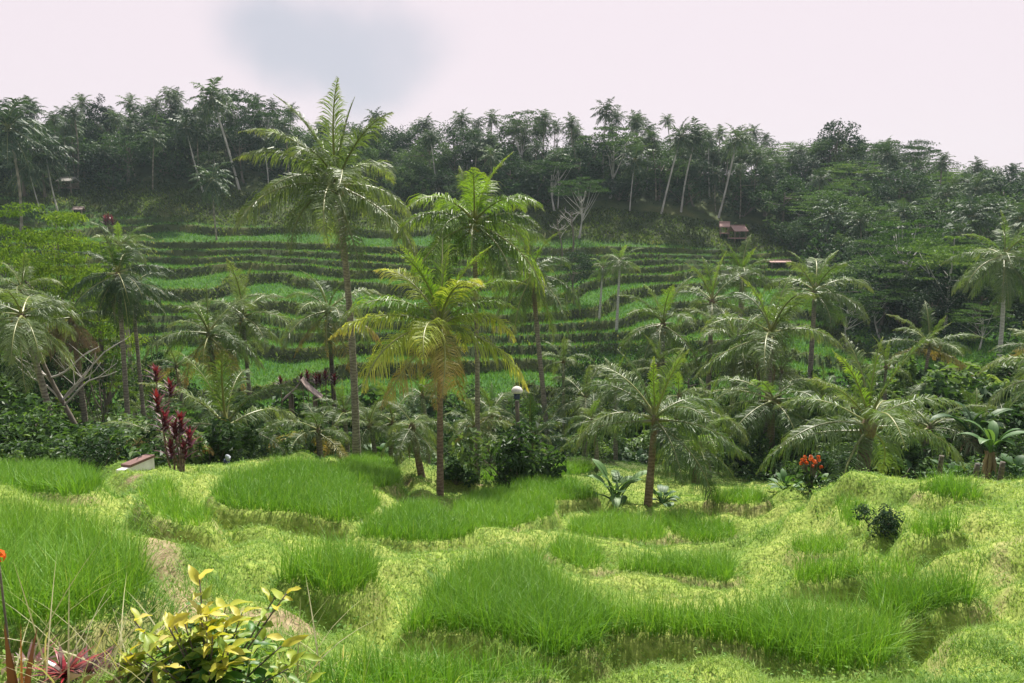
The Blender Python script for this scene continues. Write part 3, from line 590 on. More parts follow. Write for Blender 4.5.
palm('lone shaggy palm with pale slim trunk on the far right slope', (1004,258), 1010, 52, 52, 'green', 26, 'trunk_pale', -66, 84, .13, .2, None, 5, 15)
palm('small isolated palm standing on the terraces right of the bare trees', (620,262), 618, 76, 23, 'green', 18, 'trunk_pale', -55, 84, .12, 0, None, 0, 16)
palm('second small palm on the terraces, slimmer and partly behind its neighbour', (603,268), 600, 79, 17, 'green', 14, 'trunk_pale', -55, 84, .1, 0, None, 0, 161)
palm('leaning palm with greyish fronds at the left edge', (22,318), 47, 20, 70, 'tall', 20, 'trunk', -55, 62, .085, .1, None, 6, 17)
palm('palm with glossy very dark hanging crown on the left', (118,275), 114, 26, 48, 'dark', 24, 'trunk', -70, 80, .08, 0, None, 0, 18)
palm('slimmer dark crowned palm right beside the glossy dark palm', (132,290), 134, 28, 42, 'dark', 18, 'trunk', -68, 70, .07, 0, None, 0, 181)
palm('palm with yellowing lower fronds in front of the left terraces', (209,335), 217, 30, 58, 'old', 15, 'trunk_dark', -50, 84, .10, .05, None, 0, 19)
palm('palm half hidden behind the one with yellowing lower fronds', (243,318), 247, 37, 54, 'tall', 20, 'trunk', -50, 84, .10, 0, None, 4, 20)
palm('young low palm with arching pale fronds next to the red ti plants', (226,428), 227, 22, 86, 'green', 12, 'trunk_red', -15, 84, .11, 0, None, 0, 21)
palm('palm with brown hanging fronds above the little gabled shelter', (328,312), 333, 34, 60, 'old', 16, 'trunk_dark', -52, 82, .10, 0, None, 0, 22)
palm('pale palm at the left foot of the far terraces', (120,248), 121, 48, 36, 'green', 18, 'trunk', -45, 80, .12, 0, None, 0, 23)
palm('pale feathery palm beneath the yellow green tree at the far left', (22,292), 24, 27, 46, 'tall', 16, 'trunk', -50, 80, .12, 0, None, 0, 24)
palm('short grey palm under the golden crown beside its trunk', (412,428), 422, 23.5, 48, 'tall', 14, 'trunk_red', -55, 60, .10, 0, None, 0, 25)
palm('palm mostly out of view whose fronds reach in at the right edge', (1062,378), 1065, 22, 76, 'tall', 18, 'trunk', -35, 80, .11, 0, None, 0, 26)
palm('stubby palm with dry brown fronds between the white wall and the ti plants', (158,442), 160, 17.5, 58, 'dry', 14, 'trunk_dark', -30, 70, .13, 0, None, 0, 27)
palm('palm with brown dead fronds behind the bare branched tree', (72,320), 78, 27, 50, 'dry', 18, 'trunk', -60, 70, .1, 0, None, 0, 28)
palm('low bushy palm at the foot of the tall slender one', (318,432), 320, 26, 52, 'old', 12, 'trunk', -20, 75, .1, 0, None, 0, 29)
palm('dim palm at the back of the hollow left of the star shaped palm', (735,345), 736, 36, 56, 'tall', 18, 'trunk', -40, 80, .12, 0, None, 0, 30)
palm('palm rising behind the large low palm near the right crest', (930,430), 925, 24, 64, 'tall', 14, 'trunk', -40, 60, .11, 0, None, 0, 31)
palm('palm with tangled fronds at the back behind the golden crown', (585,400), 586, 34, 50, 'tall', 16, 'trunk', -40, 70, .12, 0, None, 0, 32)

rp = random.Random(31)
for q in range(34):          # smaller palms crowding the hollow
    x = (q + rp.uniform(.1, .9)) / 34 * 1080 - 30; mid = 330 < x < 560; cyq = rp.uniform(345, 428) if not mid else rp.uniform(395, 432); Dq = float(np.interp(cyq, [340, 430], [38, 27 if x < 640 else 24])); Rq = rp.uniform(26, 48)
    if 270 < x < 322 or 495 < x < 540: cyq = 436; Rq = 26
    rt = palm('one of several small palms crowding the shaded hollow behind the terraces', (x, cyq), x + rp.uniform(-6, 6), Dq, Rq, rp.choice(('green', 'pale', 'green', 'old', 'tall')), rp.randrange(10, 15), 'trunk', rp.uniform(-35, -5), 86, .08, rp.uniform(-.15, .15), None, 0, 300 + q)
    rt['group'] = 'small palms crowding the hollow'

# palms of the far forest: trunk and crown
def far_crown(seed, n=20, nl=16, lo=-60):
    r = random.Random(seed); G0 = Geo()
    for q in range(n):
        f = (q + .5) / n; e = 84 + (lo - 84) * f ** .9 + r.uniform(-8, 8)
        fg = frond_mesh('f', R(e), r.uniform(.85, 1.1), .9 - .5 * (e < 0) + .3 * (20 < e < 70), .1 + .6 * f, nl, seed * 50 + q, .05, .30, 1)
        a = q * 2.39996 + r.uniform(-.3, .3); ca, sa = math.cos(a), math.sin(a)
        V = np.concatenate(fg.V) @ np.array([[ca, sa, 0], [-sa, ca, 0], [0, 0, 1]]); base = G0.n
        G0.V.append(V); G0.n += len(V); G0.A.append(np.concatenate(fg.A))
        for Fc, mi, sm in zip(fg.F, fg.M, fg.sm): G0.F.append(Fc + base); G0.M.append(mi); G0.sm.append(sm)
    return G0.mesh('crown', [M['far_frond'], M['rachis']])
FCROWN = [far_crown(s, 20 + s % 3 * 3, 16, -58 - 3 * s) for s in range(5)]
FTRUNK = {}
for s in range(4):
    for bk in ('trunk', 'trunk_pale'):
        FTRUNK[(s, bk)] = trunk_geo(np.array([0, 0, -.05]), np.array([0, 0, 1.]), .0135, .009, (s - 1.5) * .02, 12, 6, False).mesh('trunk', [M[bk]])
def far_palm(x, y, h, Rm, label, group, lean=0., bark='trunk', seed=None):
    rn = random.Random(int(x * 97 + y * 13) if seed is None else seed); z = gz(x, y)
    root = thing('forest_palm', (x, y, z), label, 'palm', group)
    t = link('trunk', FTRUNK[(rn.randrange(4), bark)], root); hh = h / max(.3, math.cos(lean)); t.scale = (h, h, hh); t.rotation_euler = (0, lean, 0)
    c = link('crown', FCROWN[rn.randrange(5)], root, (math.sin(lean) * hh, 0, h)); c.scale = (Rm, Rm, Rm); c.rotation_euler = (rn.uniform(-.1, .1), rn.uniform(-.1, .1), rn.uniform(0, 6.28))
    return root
def far_palm_px(cx, cy, bx, D, Rp, label, bark='trunk_pale'):
    P = ray(cx, cy, D); x0 = ray(bx, cy, D)[0]; z = gz(x0, D); h = P[2] - z
    return far_palm(x0, D, h, Rp * D / F_PX, label, None, math.atan2(P[0] - x0, h), bark)
far_palm_px(212,98,234,124,26, 'tallest palm on the left part of the ridge, leaning left')
far_palm_px(186,128,199,122,22, 'palm with a white leaning trunk standing at the forest edge on the left')
far_palm_px(212,180,213,106,26, 'short palm alone on the dark slope above the left terraces', 'trunk')
far_palm_px(8,128,10,104,44, 'big palm at the far left edge of the ridge', 'trunk')
far_palm_px(681,137,664,124,20, 'palm with a long white trunk leaning right at the centre right forest edge')
far_palm_px(696,137,684,126,19, 'thinner palm leaning right just beside the long white trunk')
far_palm_px(737,139,722,126,20, 'white trunked palm leaning right above the red roofed hut')
far_palm_px(635,160,631,124,22, 'shorter upright palm in the dark gap of the forest edge')
far_palm_px(832,215,820,104,22, 'palm on the right forest slope with a curved pale trunk')
far_palm_px(606,112,604,132,16, 'single palm top poking above the umbrella tree on the ridge')
far_palm_px(45,152,52,112,32, 'leaning palm on the left slope beside the grey roofed hut')
far_palm_px(28,165,36,110,30, 'second leaning palm left of the grey roofed hut')

# ------------------------------------------------------------------ broadleaf trees
def tree_mesh(seed, H=1., Rc=.4, z0=.45, style='round', ncl=26, nlf=70, ls=.035, lm='leaf_mid', bk='bark', squash=.75, tr=.022, dome=.16, cs=1.0):
    """unit-high tree: returns (trunk mesh, crown mesh)"""
    r = np.random.default_rng(seed); tg = Geo(); cg = Geo(); k = 9; t = np.linspace(0, 1, k)
    bend = r.normal(0, .04, 2); zt = H * (.72 if style != 'umbrella' else .62)
    TP = np.stack([bend[0] * np.sin(t * 2.6), bend[1] * np.sin(t * 2.2), t * zt - .02], -1); tube(tg, TP, tr * (1 - .6 * t) + tr * .5 * np.exp(-t * 14), 8)
    C = []
    for q in range(ncl):
        if style == 'umbrella':
            a = r.uniform(0, 6.28); rad = Rc * math.sqrt(r.uniform(.02, 1)); lv = r.choice([0, 1, 1, 2]); z = H * (.72 + .09 * lv) * (1 - dome * (rad / Rc) ** 2) + r.normal(0, .012)
            C.append((math.cos(a) * rad, math.sin(a) * rad, z))
        else:
            d = r.normal(size=3); d /= np.linalg.norm(d); d *= r.uniform(.35, 1) ** .5; zc = (z0 + H) / 2; hz = (H - z0) / 2
            wob = 1 + .25 * r.normal(); C.append((d[0] * Rc * wob, d[1] * Rc * wob, zc + d[2] * hz * (1 + .1 * r.normal())))
    C = np.array(C)
    nl = 11 if style == 'umbrella' else 8
    for q in r.choice(len(C), min(nl, len(C)), replace=False):
        s0 = r.uniform(.35 if style == 'umbrella' else .45, .95); b = np.array([np.interp(s0, t, TP[:, i]) for i in range(3)]); e = C[q]; tt = np.linspace(0, 1, 6)[:, None]
        mid = (b + e) / 2 + np.array([0, 0, -.03]) + r.normal(0, .02, 3); L_ = b * (1 - tt) ** 2 + 2 * mid * tt * (1 - tt) + e * tt ** 2
        tube(tg, L_, np.linspace(tr * .45, tr * .12, 6), 5)
    for c in C:
        s = Rc * r.uniform(.22, .42) * cs; n = int(nlf * r.uniform(.6, 1.3)); d = r.normal(size=(n, 3)); d = unit(d) * r.uniform(.15, 1, (n, 1)) ** .45
        d[:, 2] *= squash if style != 'umbrella' else .14
        P = c + d * s; nr = unit(d * .6 + np.array([0, 0, .8]) + r.normal(0, .45, (n, 3)))
        tone = np.clip(.45 + r.normal(0, .18) + r.normal(0, .16, n), 0, 1)
        leaves(cg, P, nr, ls * r.uniform(.7, 1.3, n), 0, tone, .55 if style != 'umbrella' else .4)
    return tg.mesh('trunk', [M[bk]]), cg.mesh('crown', [M[lm]])
TR_ROUND = [tree_mesh(s, 1, .34 + .04 * (s % 3), .28 + .06 * (s % 2), 'round', 34, 75, .036, 'leaf_dark' if s % 2 else 'leaf_mid') for s in range(6)]
TR_UMB = [tree_mesh(20 + s, 1, .42, .5, 'umbrella', 44, 60, .032, 'leaf_mid', 'trunk_pale', tr=.016) for s in range(3)]
M['leaf_fresh'] = leafmat('fresh_leaf', [(0, (.03, .08, .018)), (.6, (.075, .155, .032)), (1, (.14, .23, .05))], .34, .6, .22, .3)
TR_FRESH = [tree_mesh(25 + s, 1, .44, .5, 'umbrella', 60, 70, .026, 'leaf_fresh', 'trunk_pale', tr=.013, dome=.3, cs=.8) for s in range(3)]
TR_THIN = [tree_mesh(30 + s, 1, .26, .5, 'round', 16, 34, .03, 'leaf_dark', 'trunk_pale', tr=.013) for s in range(2)]
TR_LIME = [tree_mesh(40 + s, 1, .50, .4, 'umbrella', 120, 170, .016, 'leaf_lime', 'bark', tr=.022, dome=.42, cs=.75) for s in range(1)]
TR_LIME.append(tree_mesh(41, 1, .50, .4, 'umbrella', 46, 80, .017, 'leaf_lime', 'bark', tr=.016, dome=.4, cs=.55))
def tree(x, y, h, wid, proto, label, group=None, cat='tree', name='broadleaf_tree', rn=random, z=None):
    root = thing(name, (x, y, gz(x, y) if z is None else z), label, cat, group, rn.uniform(0, 6.28)); t = link('trunk', proto[0], root); c = link('crown', proto[1], root)
    for o in (t, c): o.scale = (h * wid, h * wid, h)
    return root
def tree_px(cx, top, base_y, D, wpx, proto, label, lime=False, name='broadleaf_tree', Rc=.4):
    P = ray(cx, top, D); z = gz(P[0], D); h = P[2] - z; return tree(P[0], D, h, (wpx * D / F_PX / 2) / (Rc * h), proto, label, None, 'tree', name, random.Random(int(cx)))
tree_px(34,166,0,31,175,TR_LIME[0],'spreading yellow green tree at the left edge below the ridge', Rc=.55)
tree_px(84,204,0,33,90,TR_LIME[1],'lower yellow green tree at the foot of the left terraces', Rc=.55)
tree_px(92,318,0,27,80,TR_LIME[1],'thin yellow green layered tree behind the bare branches', Rc=.55)
tree_px(612,120,0,128,66,TR_UMB[0],'tall umbrella crowned tree with pale forked trunk at the ridge centre', Rc=.42)
tree_px(555,150,0,122,56,TR_UMB[1],'umbrella crowned tree left of the tallest pale forked one', Rc=.42)
tree_px(580,168,0,112,52,TR_UMB[2],'lower umbrella tree with light branches above the terrace gap', Rc=.42)
tree_px(838,120,0,138,48,TR_ROUND[1],'tallest round dark tree on the right ridge', Rc=.36)
tree_px(876,132,0,138,46,TR_UMB[2],'airy layered tree just right of the tallest round tree', Rc=.42)
tree_px(915,134,0,139,48,TR_UMB[1],'airy flat topped tree on the ridge farther right', Rc=.42)
tree_px(524,104,0,138,44,TR_UMB[0],'airy flat topped tree above the middle of the ridge', Rc=.42)
tree_px(235,82,0,134,50,TR_UMB[1],'thin feathery tree beside the tallest left ridge palm', Rc=.42)
tree_px(265,98,0,134,50,TR_UMB[2],'feathery bare looking tree on the ridge behind the tall slender palm', Rc=.42)
tree_px(100,100,0,134,34,TR_ROUND[3],'narrow dark round tree on the left ridge', Rc=.36)
tree_px(910,205,0,74,90,TR_FRESH[2],'light green layered tree on the right slope left of the shaggy palm', Rc=.42)
tree_px(955,225,0,66,110,TR_FRESH[0],'wide green layered tree on the lower right slope', Rc=.42)
tree_px(880,250,0,78,90,TR_FRESH[1],'layered tree with pale thin stem in the right hollow', Rc=.42)

def shrub_mesh(seed, n=1100, ls=.13, m='shrub'):
    r = np.random.default_rng(seed); g = Geo(); C = r.normal(size=(13, 3)) * np.array([.42, .42, .26]) + np.array([0, 0, .55]); C[:, 2] = np.clip(C[:, 2], .2, 1.0)
    for c in C:
        k = n // 13; d = unit(r.normal(size=(k, 3))) * r.uniform(.2, 1, (k, 1)) ** .4 * r.uniform(.22, .4); P = c + d; P[:, 2] = np.maximum(P[:, 2], .03)
        leaves(g, P, unit(d + np.array([0, 0, .5]) + r.normal(0, .25, (k, 3))), ls * r.uniform(.6, 1.4, k), 0, np.clip(.4 + r.normal(0, .2) + r.normal(0, .17, k), 0, 1), .5)
        st = np.linspace(0, 1, 5)[:, None]; tube(g, st * c, .018 * (1 - .6 * st[:, 0]), 4, 1)
    return g.mesh('leafy_shrub', [M[m], M['bark']])

for q, (x, tp, D, w, pr, lb) in enumerate(((-20,300,24,90,TR_ROUND[0],'dark rounded tree cut off by the left edge of the view'),(70,330,32,80,TR_ROUND[1],'dark leafy tree in the shade behind the bare branches'),(105,345,36,70,TR_ROUND[2],'leafy tree behind the two glossy dark palms'),(30,345,27,70,TR_ROUND[3],'bushy tree behind the leaning left palm'),(155,350,38,60,TR_ROUND[4],'bushy tree between the dark palms and the yellowing palm'),(590,345,42,60,TR_ROUND[5],'bushy tree at the right end of the lowest wide terrace'),(645,330,46,64,TR_ROUND[2],'leafy tree behind the split fronded palm'),(690,345,42,60,TR_ROUND[0],'leafy tree in the thicket below the dense dark palm crown'),(575,250,84,40,TR_ROUND[1],'dark tree below the bare pale trees at the end of the terraces'))):
    tree_px(x, tp, 0, D, w, pr, lb, Rc=.38)

# scattered forest
GP = 'palms massed in the far forest'; GT = 'leafy trees massed in the far forest'; GS = 'forest edge shrubs'
LP, LT = 'one of many dim coconut palms massed in the forest of the far hill', 'one of many dim leafy trees massed in the forest of the far hill'
PR = np.array([(-260,60),(-260,205),(90,196),(250,188),(330,196),(420,210),(545,212),(590,208),(640,205),(700,216),(760,225),(800,262),(830,300),(850,352),(900,368),(960,372),(1024,362),(1300,362),(1300,60)], float)
fr = random.Random(5); n_p = n_t = 0; cand = []
for yy in np.arange(60, 152, 3.1):
    for xx in np.arange(-130, 135, 3.6):
        x = xx + fr.uniform(-1.7, 1.7); y = yy + fr.uniform(-1.5, 1.5)
        if abs(x) > .74 * y + 4: continue
        cand.append((x, y))
fr.shuffle(cand); cand = np.array(cand); cz = land(cand[:, 0], cand[:, 1]); cx_, cy_ = to_px(np.stack([cand[:, 0], cand[:, 1], cz], -1))
inside = poly_sd(cx_, cy_, PR) < 0
FSH = [shrub_mesh(160 + s, 700, .13, 'leaf_dark' if s % 2 else 'leaf_mid') for s in range(4)]
n_f = 0; top_y = {}
for k in np.where(inside)[0]:
    x, y = cand[k]; px = cx_[k]; q = fr.random(); slope = px > 770
    if not slope and cy_[k] > (226 if px > 690 and px < 770 else 212): continue
    if abs(px - 735) < 16 and 120 > y > 104: continue
    if abs(px - 80) < 26 and y < 120: continue
    front = y < 136
    if px < 60: q *= .8
    if q < (.32 if not slope else (.20 if y < 118 else .34)) and n_p < 297 and (fr.random() < (.9 if front else .75)):
        n_p += 1; far_palm(x, y, (fr.choice((fr.uniform(4, 8), fr.uniform(6.5, 10.8))) if y < 130 else fr.uniform(6.3, 10.2)) * (.9 if slope else 1), (fr.uniform(1.8, 2.7) if y > 116 else fr.uniform(2.3, 3.2)), LP, GP, fr.uniform(-.12, .12), 'trunk_pale' if fr.random() < .16 else 'trunk')
    elif q < (.60 if not slope else .58) and n_t < 285:
        n_t += 1; h = fr.uniform(5.0, 9.5) * (.85 if slope and y < 95 else 1)
        pr = (TR_FRESH if slope else TR_UMB)[fr.randrange(3)] if fr.random() < (.36 if slope else .06) else (TR_THIN[fr.randrange(2)] if fr.random() < .12 else TR_ROUND[fr.randrange(6)])
        tree(x, y, h, fr.uniform(1.0, 1.45), pr, LT, GT, 'tree', 'forest_tree', fr)
    elif n_f < 285 and y > 66:
        n_f += 1; o = link('forest_shrub', FSH[fr.randrange(4)], None, (x, y, cz[k] - .1)); f = fr.uniform(2.6, 5.0); o.scale = (f, f, f * fr.uniform(.8, 1.3)); o.rotation_euler = (0, 0, fr.uniform(0, 6.28))
        tag(o, 'one of many dark shrubs filling the far forest between the trunks', 'shrub', 'shrubs of the far forest')
print('forest palms', n_p, 'trees', n_t, 'shrubs', n_f)

# ------------------------------------------------------------------ shrubs, broad leaved plants
M['shrub_pale'] = leafmat('pale_shrub_leaf', [(0, (.035, .08, .022)), (.55, (.09, .17, .045)), (1, (.20, .28, .10))], .42, .5, .35, .35)
SH = [shrub_mesh(60 + s, 1300, .11 + .05 * (s % 3), ('shrub', 'shrub_pale', 'leaf_mid')[s % 3]) for s in range(6)]
def broad_leaf(g, base, az, el, Ln, wd, droop, m=0, a=.5, stalk=.45):
    """stalk and a wide drooping blade (taro, banana)"""
    k = 9; t = np.linspace(0, 1, k); th = el - droop * t ** 1.6; s = np.concatenate([[0], np.cumsum((np.cos(th[1:]) + np.cos(th[:-1])) / 2 / (k - 1))]) * Ln
    z = np.concatenate([[0], np.cumsum((np.sin(th[1:]) + np.sin(th[:-1])) / 2 / (k - 1))]) * Ln; C = np.stack([np.cos(az) * s, np.sin(az) * s, z], -1) + base
    tube(g, C, np.linspace(.03, .008, k) * min(1, Ln), 4, m, a * .9)
    j = t >= stalk; C = C[j]; tt = (t[j] - stalk) / (1 - stalk); w = wd * np.sin(np.pi * np.clip(tt * .88 + .10, 0, 1)) ** .7; w[-1] = .01
    sd = np.array([-math.sin(az), math.cos(az), 0.]); up = np.array([0, 0, 1.]); q = len(C)
    V = np.stack([C + sd * w[:, None] / 2 + up * w[:, None] * .12, C + up * .004, C - sd * w[:, None] / 2 + up * w[:, None] * .12], 1).reshape(-1, 3); i = np.arange(q - 1)[:, None] * 3
    g.add(V, np.concatenate([i + np.array([[0, 1, 4, 3]]), i + np.array([[1, 2, 5, 4]])]), m, a, True)
def broad_mesh(seed, n=15, Ln=1., wd=.30, el=(35, 85), droop=1.2, stalk=.45, m='broad'):
    r = np.random.default_rng(seed); g = Geo()
    for q in range(n):
        broad_leaf(g, np.array([r.normal(0, .05), r.normal(0, .05), 0]), q * 2.4 + r.normal(0, .3), R(r.uniform(*el)), Ln * r.uniform(.6, 1.1), wd * r.uniform(.7, 1.15), droop * r.uniform(.7, 1.3), 0, float(np.clip(r.normal(.5, .22), 0, 1)), stalk)
    return g.mesh('broad_leaved_plant', [M[m]])
BR = [broad_mesh(80 + s) for s in range(4)]
BAN = [broad_mesh(90 + s, 8, 1., .26, (50, 84), 1.35, .22) for s in range(2)]
ft = random.Random(9)
def place(name, me, x, y, s, label, cat, group=None, sz=1., dz=-.05):
    o = link(name, me, None, (x, y, gz(x, y) + dz)); o.scale = (s, s, s * sz); o.rotation_euler = (0, 0, ft.uniform(0, 6.28)); return tag(o, label, cat, group)
n_s = 0
LS = 'one of many dense green shrubs in the thicket below the palms'
def px_ground(x, D): P = ray(x, 300, D); return P[0], D
for row, (d_off, cnt) in enumerate(((1.8, 52), (4.6, 50), (8, 46), (12, 42), (17, 38))):
    for q in range(cnt):
        x = -60 + 1150 * (q + ft.uniform(.1, .9)) / cnt
        edge = np.interp(x, [-60,0,120,215,330,400,480,560,620,700,760,830,900,960,1024,1100], [13.5,14,14.5,17,27.5,30.5,32.5,33.5,33,32,25,22,22,20,19,18])
        X, Y = px_ground(x, edge + d_off + ft.uniform(-.8, 1.2)); n_s += 1
        place('leafy_shrub', SH[ft.randrange(6)], X, Y, ft.uniform(.8, 2.0) * (.62, .95, 1.2, 1.35, 1.4)[row], LS, 'shrub', 'shrubs of the thicket', ft.uniform(.8, 1.25))
LB = 'one of many broad leaved plants among the thicket shrubs'
for q in range(38):
    x = ft.choice([ft.uniform(-40, 130), ft.uniform(250, 460), ft.uniform(560, 700), ft.uniform(-40, 1060), ft.uniform(900, 1050)])
    edge = np.interp(x, [-60,0,120,215,330,400,480,560,620,700,760,830,900,960,1024,1100], [13.5,14,14.5,17,27.5,30.5,32.5,33.5,33,32,25,22,22,20,19,18])
    if 92 < x < 245: continue
    X, Y = px_ground(x, edge + ft.uniform(.6, 4)); place('broad_leaved_plant', BR[ft.randrange(4)], X, Y, ft.uniform(.65, 1.15), LB, 'plant', 'broad leaved plants of the thicket')
def at_px(x, y): P = hit(x, y, land, 2.2, 60, 900); return P
P = at_px(615, 497); place('broad_leaved_plant', BR[1], P[0], P[1], 1.3, 'pale green broad leaved clump left of the ringed palm trunk', 'plant')
P = at_px(660, 498); place('broad_leaved_plant', BR[2], P[0], P[1] - .4, .8, 'single small broad leaved plant at the foot of the ringed palm trunk', 'plant')
P = at_px(456, 486); place('leafy_shrub', SH[2], P[0], P[1], .75, 'pale leafy shrub between the golden palm and the slim trunk', 'shrub')
X, Y = px_ground(519, 23.2); place('leafy_shrub', SH[4], X, Y, 1.55, 'light green shrub hiding the foot of the white capped post', 'shrub', None, 1.25)
X, Y = px_ground(508, 23.6); place('leafy_shrub', SH[0], X, Y, 1.2, 'dark green shrub left of the white capped post', 'shrub', None, 1.2)
P = at_px(795, 490); place('broad_leaved_plant', BR[3], P[0], P[1] + .6, .8, 'low clump of large grey green leaves in front of the orange flowers', 'plant')
P = at_px(820, 488); place('broad_leaved_plant', BR[0], P[0] + .3, P[1] + .8, .7, 'second clump of large leaves right below the orange flowers', 'plant')
P = at_px(62, 470); place('broad_leaved_plant', BR[2], P[0], P[1] + 3, 1.3, 'large taro like plant between the leaning trunk and the bare tree', 'plant')

# undergrowth filling the hollow between the plants, and the forest floor
g = Geo(); n = 90000; Yu = rng.uniform(13, 56, n); Xu = rng.uniform(-1, 1, n) * (.8 * Yu + 3); pu = to_px(np.stack([Xu, Yu, Yu * 0], -1))[0]
ed = np.interp(pu, [-200,0,120,215,330,400,480,560,620,700,760,830,900,960,1024,1200], [13.5,14,14.5,17,27.5,30.5,32.5,33.5,33,32,25,22,22,20,19,18])
back = np.interp(pu, [-200,100,150,600,720,800,1024,1200], [60,60,50,50,54,60,36,30])
k = (Yu > ed + .6) & (Yu < back) & (fbm(Xu, Yu, 3, 90) > -.35); Xu, Yu = Xu[k], Yu[k]; n = len(Xu); hh = (.35 + .5 * (fbm(Xu, Yu, 2.2, 91) + .5)) * rng.uniform(0.05, 1.0, n)
leaves(g, np.stack([Xu, Yu, land(Xu, Yu) + hh], -1), unit(np.stack([rng.normal(0, .5, n), rng.normal(-.2, .5, n), np.ones(n)], -1)), rng.uniform(.10, .24, n), 0, np.clip(rng.normal(.4, .22, n), 0, 1), .5)
n = 150000; Yf = rng.uniform(60, 160, n); Xf = rng.uniform(-1, 1, n) * (.8 * Yf); zf = land(Xf, Yf); a, b = to_px(np.stack([Xf, Yf, zf], -1)); k = (poly_sd(a, b, PR) < 0) & ((b < 208) | (a > 770)) & (fbm(Xf, Yf, 6, 95) > -.25)
Xf, Yf, zf = Xf[k], Yf[k], zf[k]; n = len(Xf); hf = np.clip(1.3 + 2.2 * fbm(Xf, Yf, 5, 96), .3, 3) * rng.uniform(0, 1, n)
leaves(g, np.stack([Xf, Yf, zf + hf], -1), unit(np.stack([rng.normal(0, .5, n), rng.normal(-.3, .5, n), np.ones(n)], -1)), rng.uniform(.25, .55, n), 1, np.clip(rng.normal(.45, .2, n), 0, 1), .5)
tag(g.obj('undergrowth', [M['shrub'], M['leaf_dark']]), 'tangled leafy undergrowth filling the hollow and the forest floor', 'undergrowth', None, 'stuff')

# ------------------------------------------------------------------ red ti plants, flowers, bare tree, banana, log
def ti_plant(x, y, D, hs, label, group=None, sc=1.):
    """bare canes each topped by a tuft of crimson leaves; hs: list of (dx, tip height)"""
    P = ray(x, y, D); X, Y = P[0], D; z = gz(X, Y); root = thing('ti_plant', (X, Y, z), label, 'plant', group); r = random.Random(int(x))
    for dx, h in hs:
        t = np.linspace(0, 1, 8); C = np.stack([dx * (.35 + .65 * t) + .04 * np.sin(t * 5 + dx * 9), .15 * np.sin(dx * 7) * t, t * h - .1], -1)
        s = Geo(); tube(s, C, np.linspace(.022, .014, 8) * sc, 6); st = s.obj('cane', [M['trunk_red']], root)
        lf = Geo(); n = 24; P3 = C[-1][None] + np.outer(np.linspace(-.32, .02, n) * sc, [0, 0, 1]); az = np.arange(n) * 2.4 + r.uniform(0, 6)
        blades(lf, P3, az, np.full(n, .24 * sc) * rng.uniform(.75, 1.1, n), np.full(n, .075 * sc), np.linspace(1.3, .25, n), np.linspace(.75, .2, n), 4, 0, np.clip(np.linspace(.1, .85, n) + rng.normal(0, .15, n), 0, 1), rng.normal(0, .1, n))
        lf.obj('leaf_tuft', [M['redleaf']], st)
    return root
ti_plant(176, 440, 15.2, [(-.3, 1.75), (-.12, 1.35), (.02, 1.1), (.1, 1.25), (.2, .9), (.12, .62), (-.05, .7)], 'clump of crimson ti plants on bare canes at the rim of the left terrace')
ti_plant(158, 380, 18, [(0, 3.0), (.2, 2.6)], 'taller crimson ti plant standing behind the clump beside the path')
for q, (x, lab) in enumerate(((281,'single crimson ti plant left of the little gabled shelter'), (308,'crimson ti plant directly right of the gabled shelter'), (326,'crimson ti plant next to the tall palm trunk'))):
    P = ray(x, 374 if q else 378, 33); z = gz(P[0], 33); ti_plant(x, 374, 33, [(-.3, P[2] - z), (0, P[2] - z + .1), (.3, P[2] - z - .1)] if q else [(0, P[2] - z)], lab, None, 1.1)
ti_plant(107, 205, 108, [(0, 1.6), (.6, 1.2), (-.5, 1.3)], 'tiny red leaved shrub on the far slope above the left terraces', None, 3.)
# orange blossoms
P = ray(812, 462, 19.5); z = gz(P[0], 19.5); root = thing('flowering_plant', (P[0], 19.5, z), 'plant with a cluster of bright orange blossoms before the dark hollow', 'plant'); sg = Geo(); fg = Geo(); r = random.Random(3)
for q in range(15):
    e = np.array([r.uniform(-.27, .27), r.uniform(-.15, .15), P[2] - z + r.uniform(-.15, .17)]); t = np.linspace(0, 1, 6)[:, None]; tube(sg, np.array([0, 0, -.05]) * (1 - t) + e * t, .012, 4)
    n = 20; d = unit(rng.normal(size=(n, 3))); leaves(fg, e + d * .045, d, rng.uniform(.05, .085, n), 0, rng.uniform(0, 1, n), .7)
n = 90; leaves(sg, np.stack([rng.normal(0, .25, n), rng.normal(0, .2, n), rng.uniform(.1, max(.3, P[2] - z - .25), n)], -1), unit(rng.normal(size=(n, 3)) + np.array([0, 0, 1])), .22, 1, rng.uniform(0, 1, n))
sg.obj('stem_and_leaves', [M['bark'], M['shrub']], root); fg.obj('blossoms', [M['orange']], root)
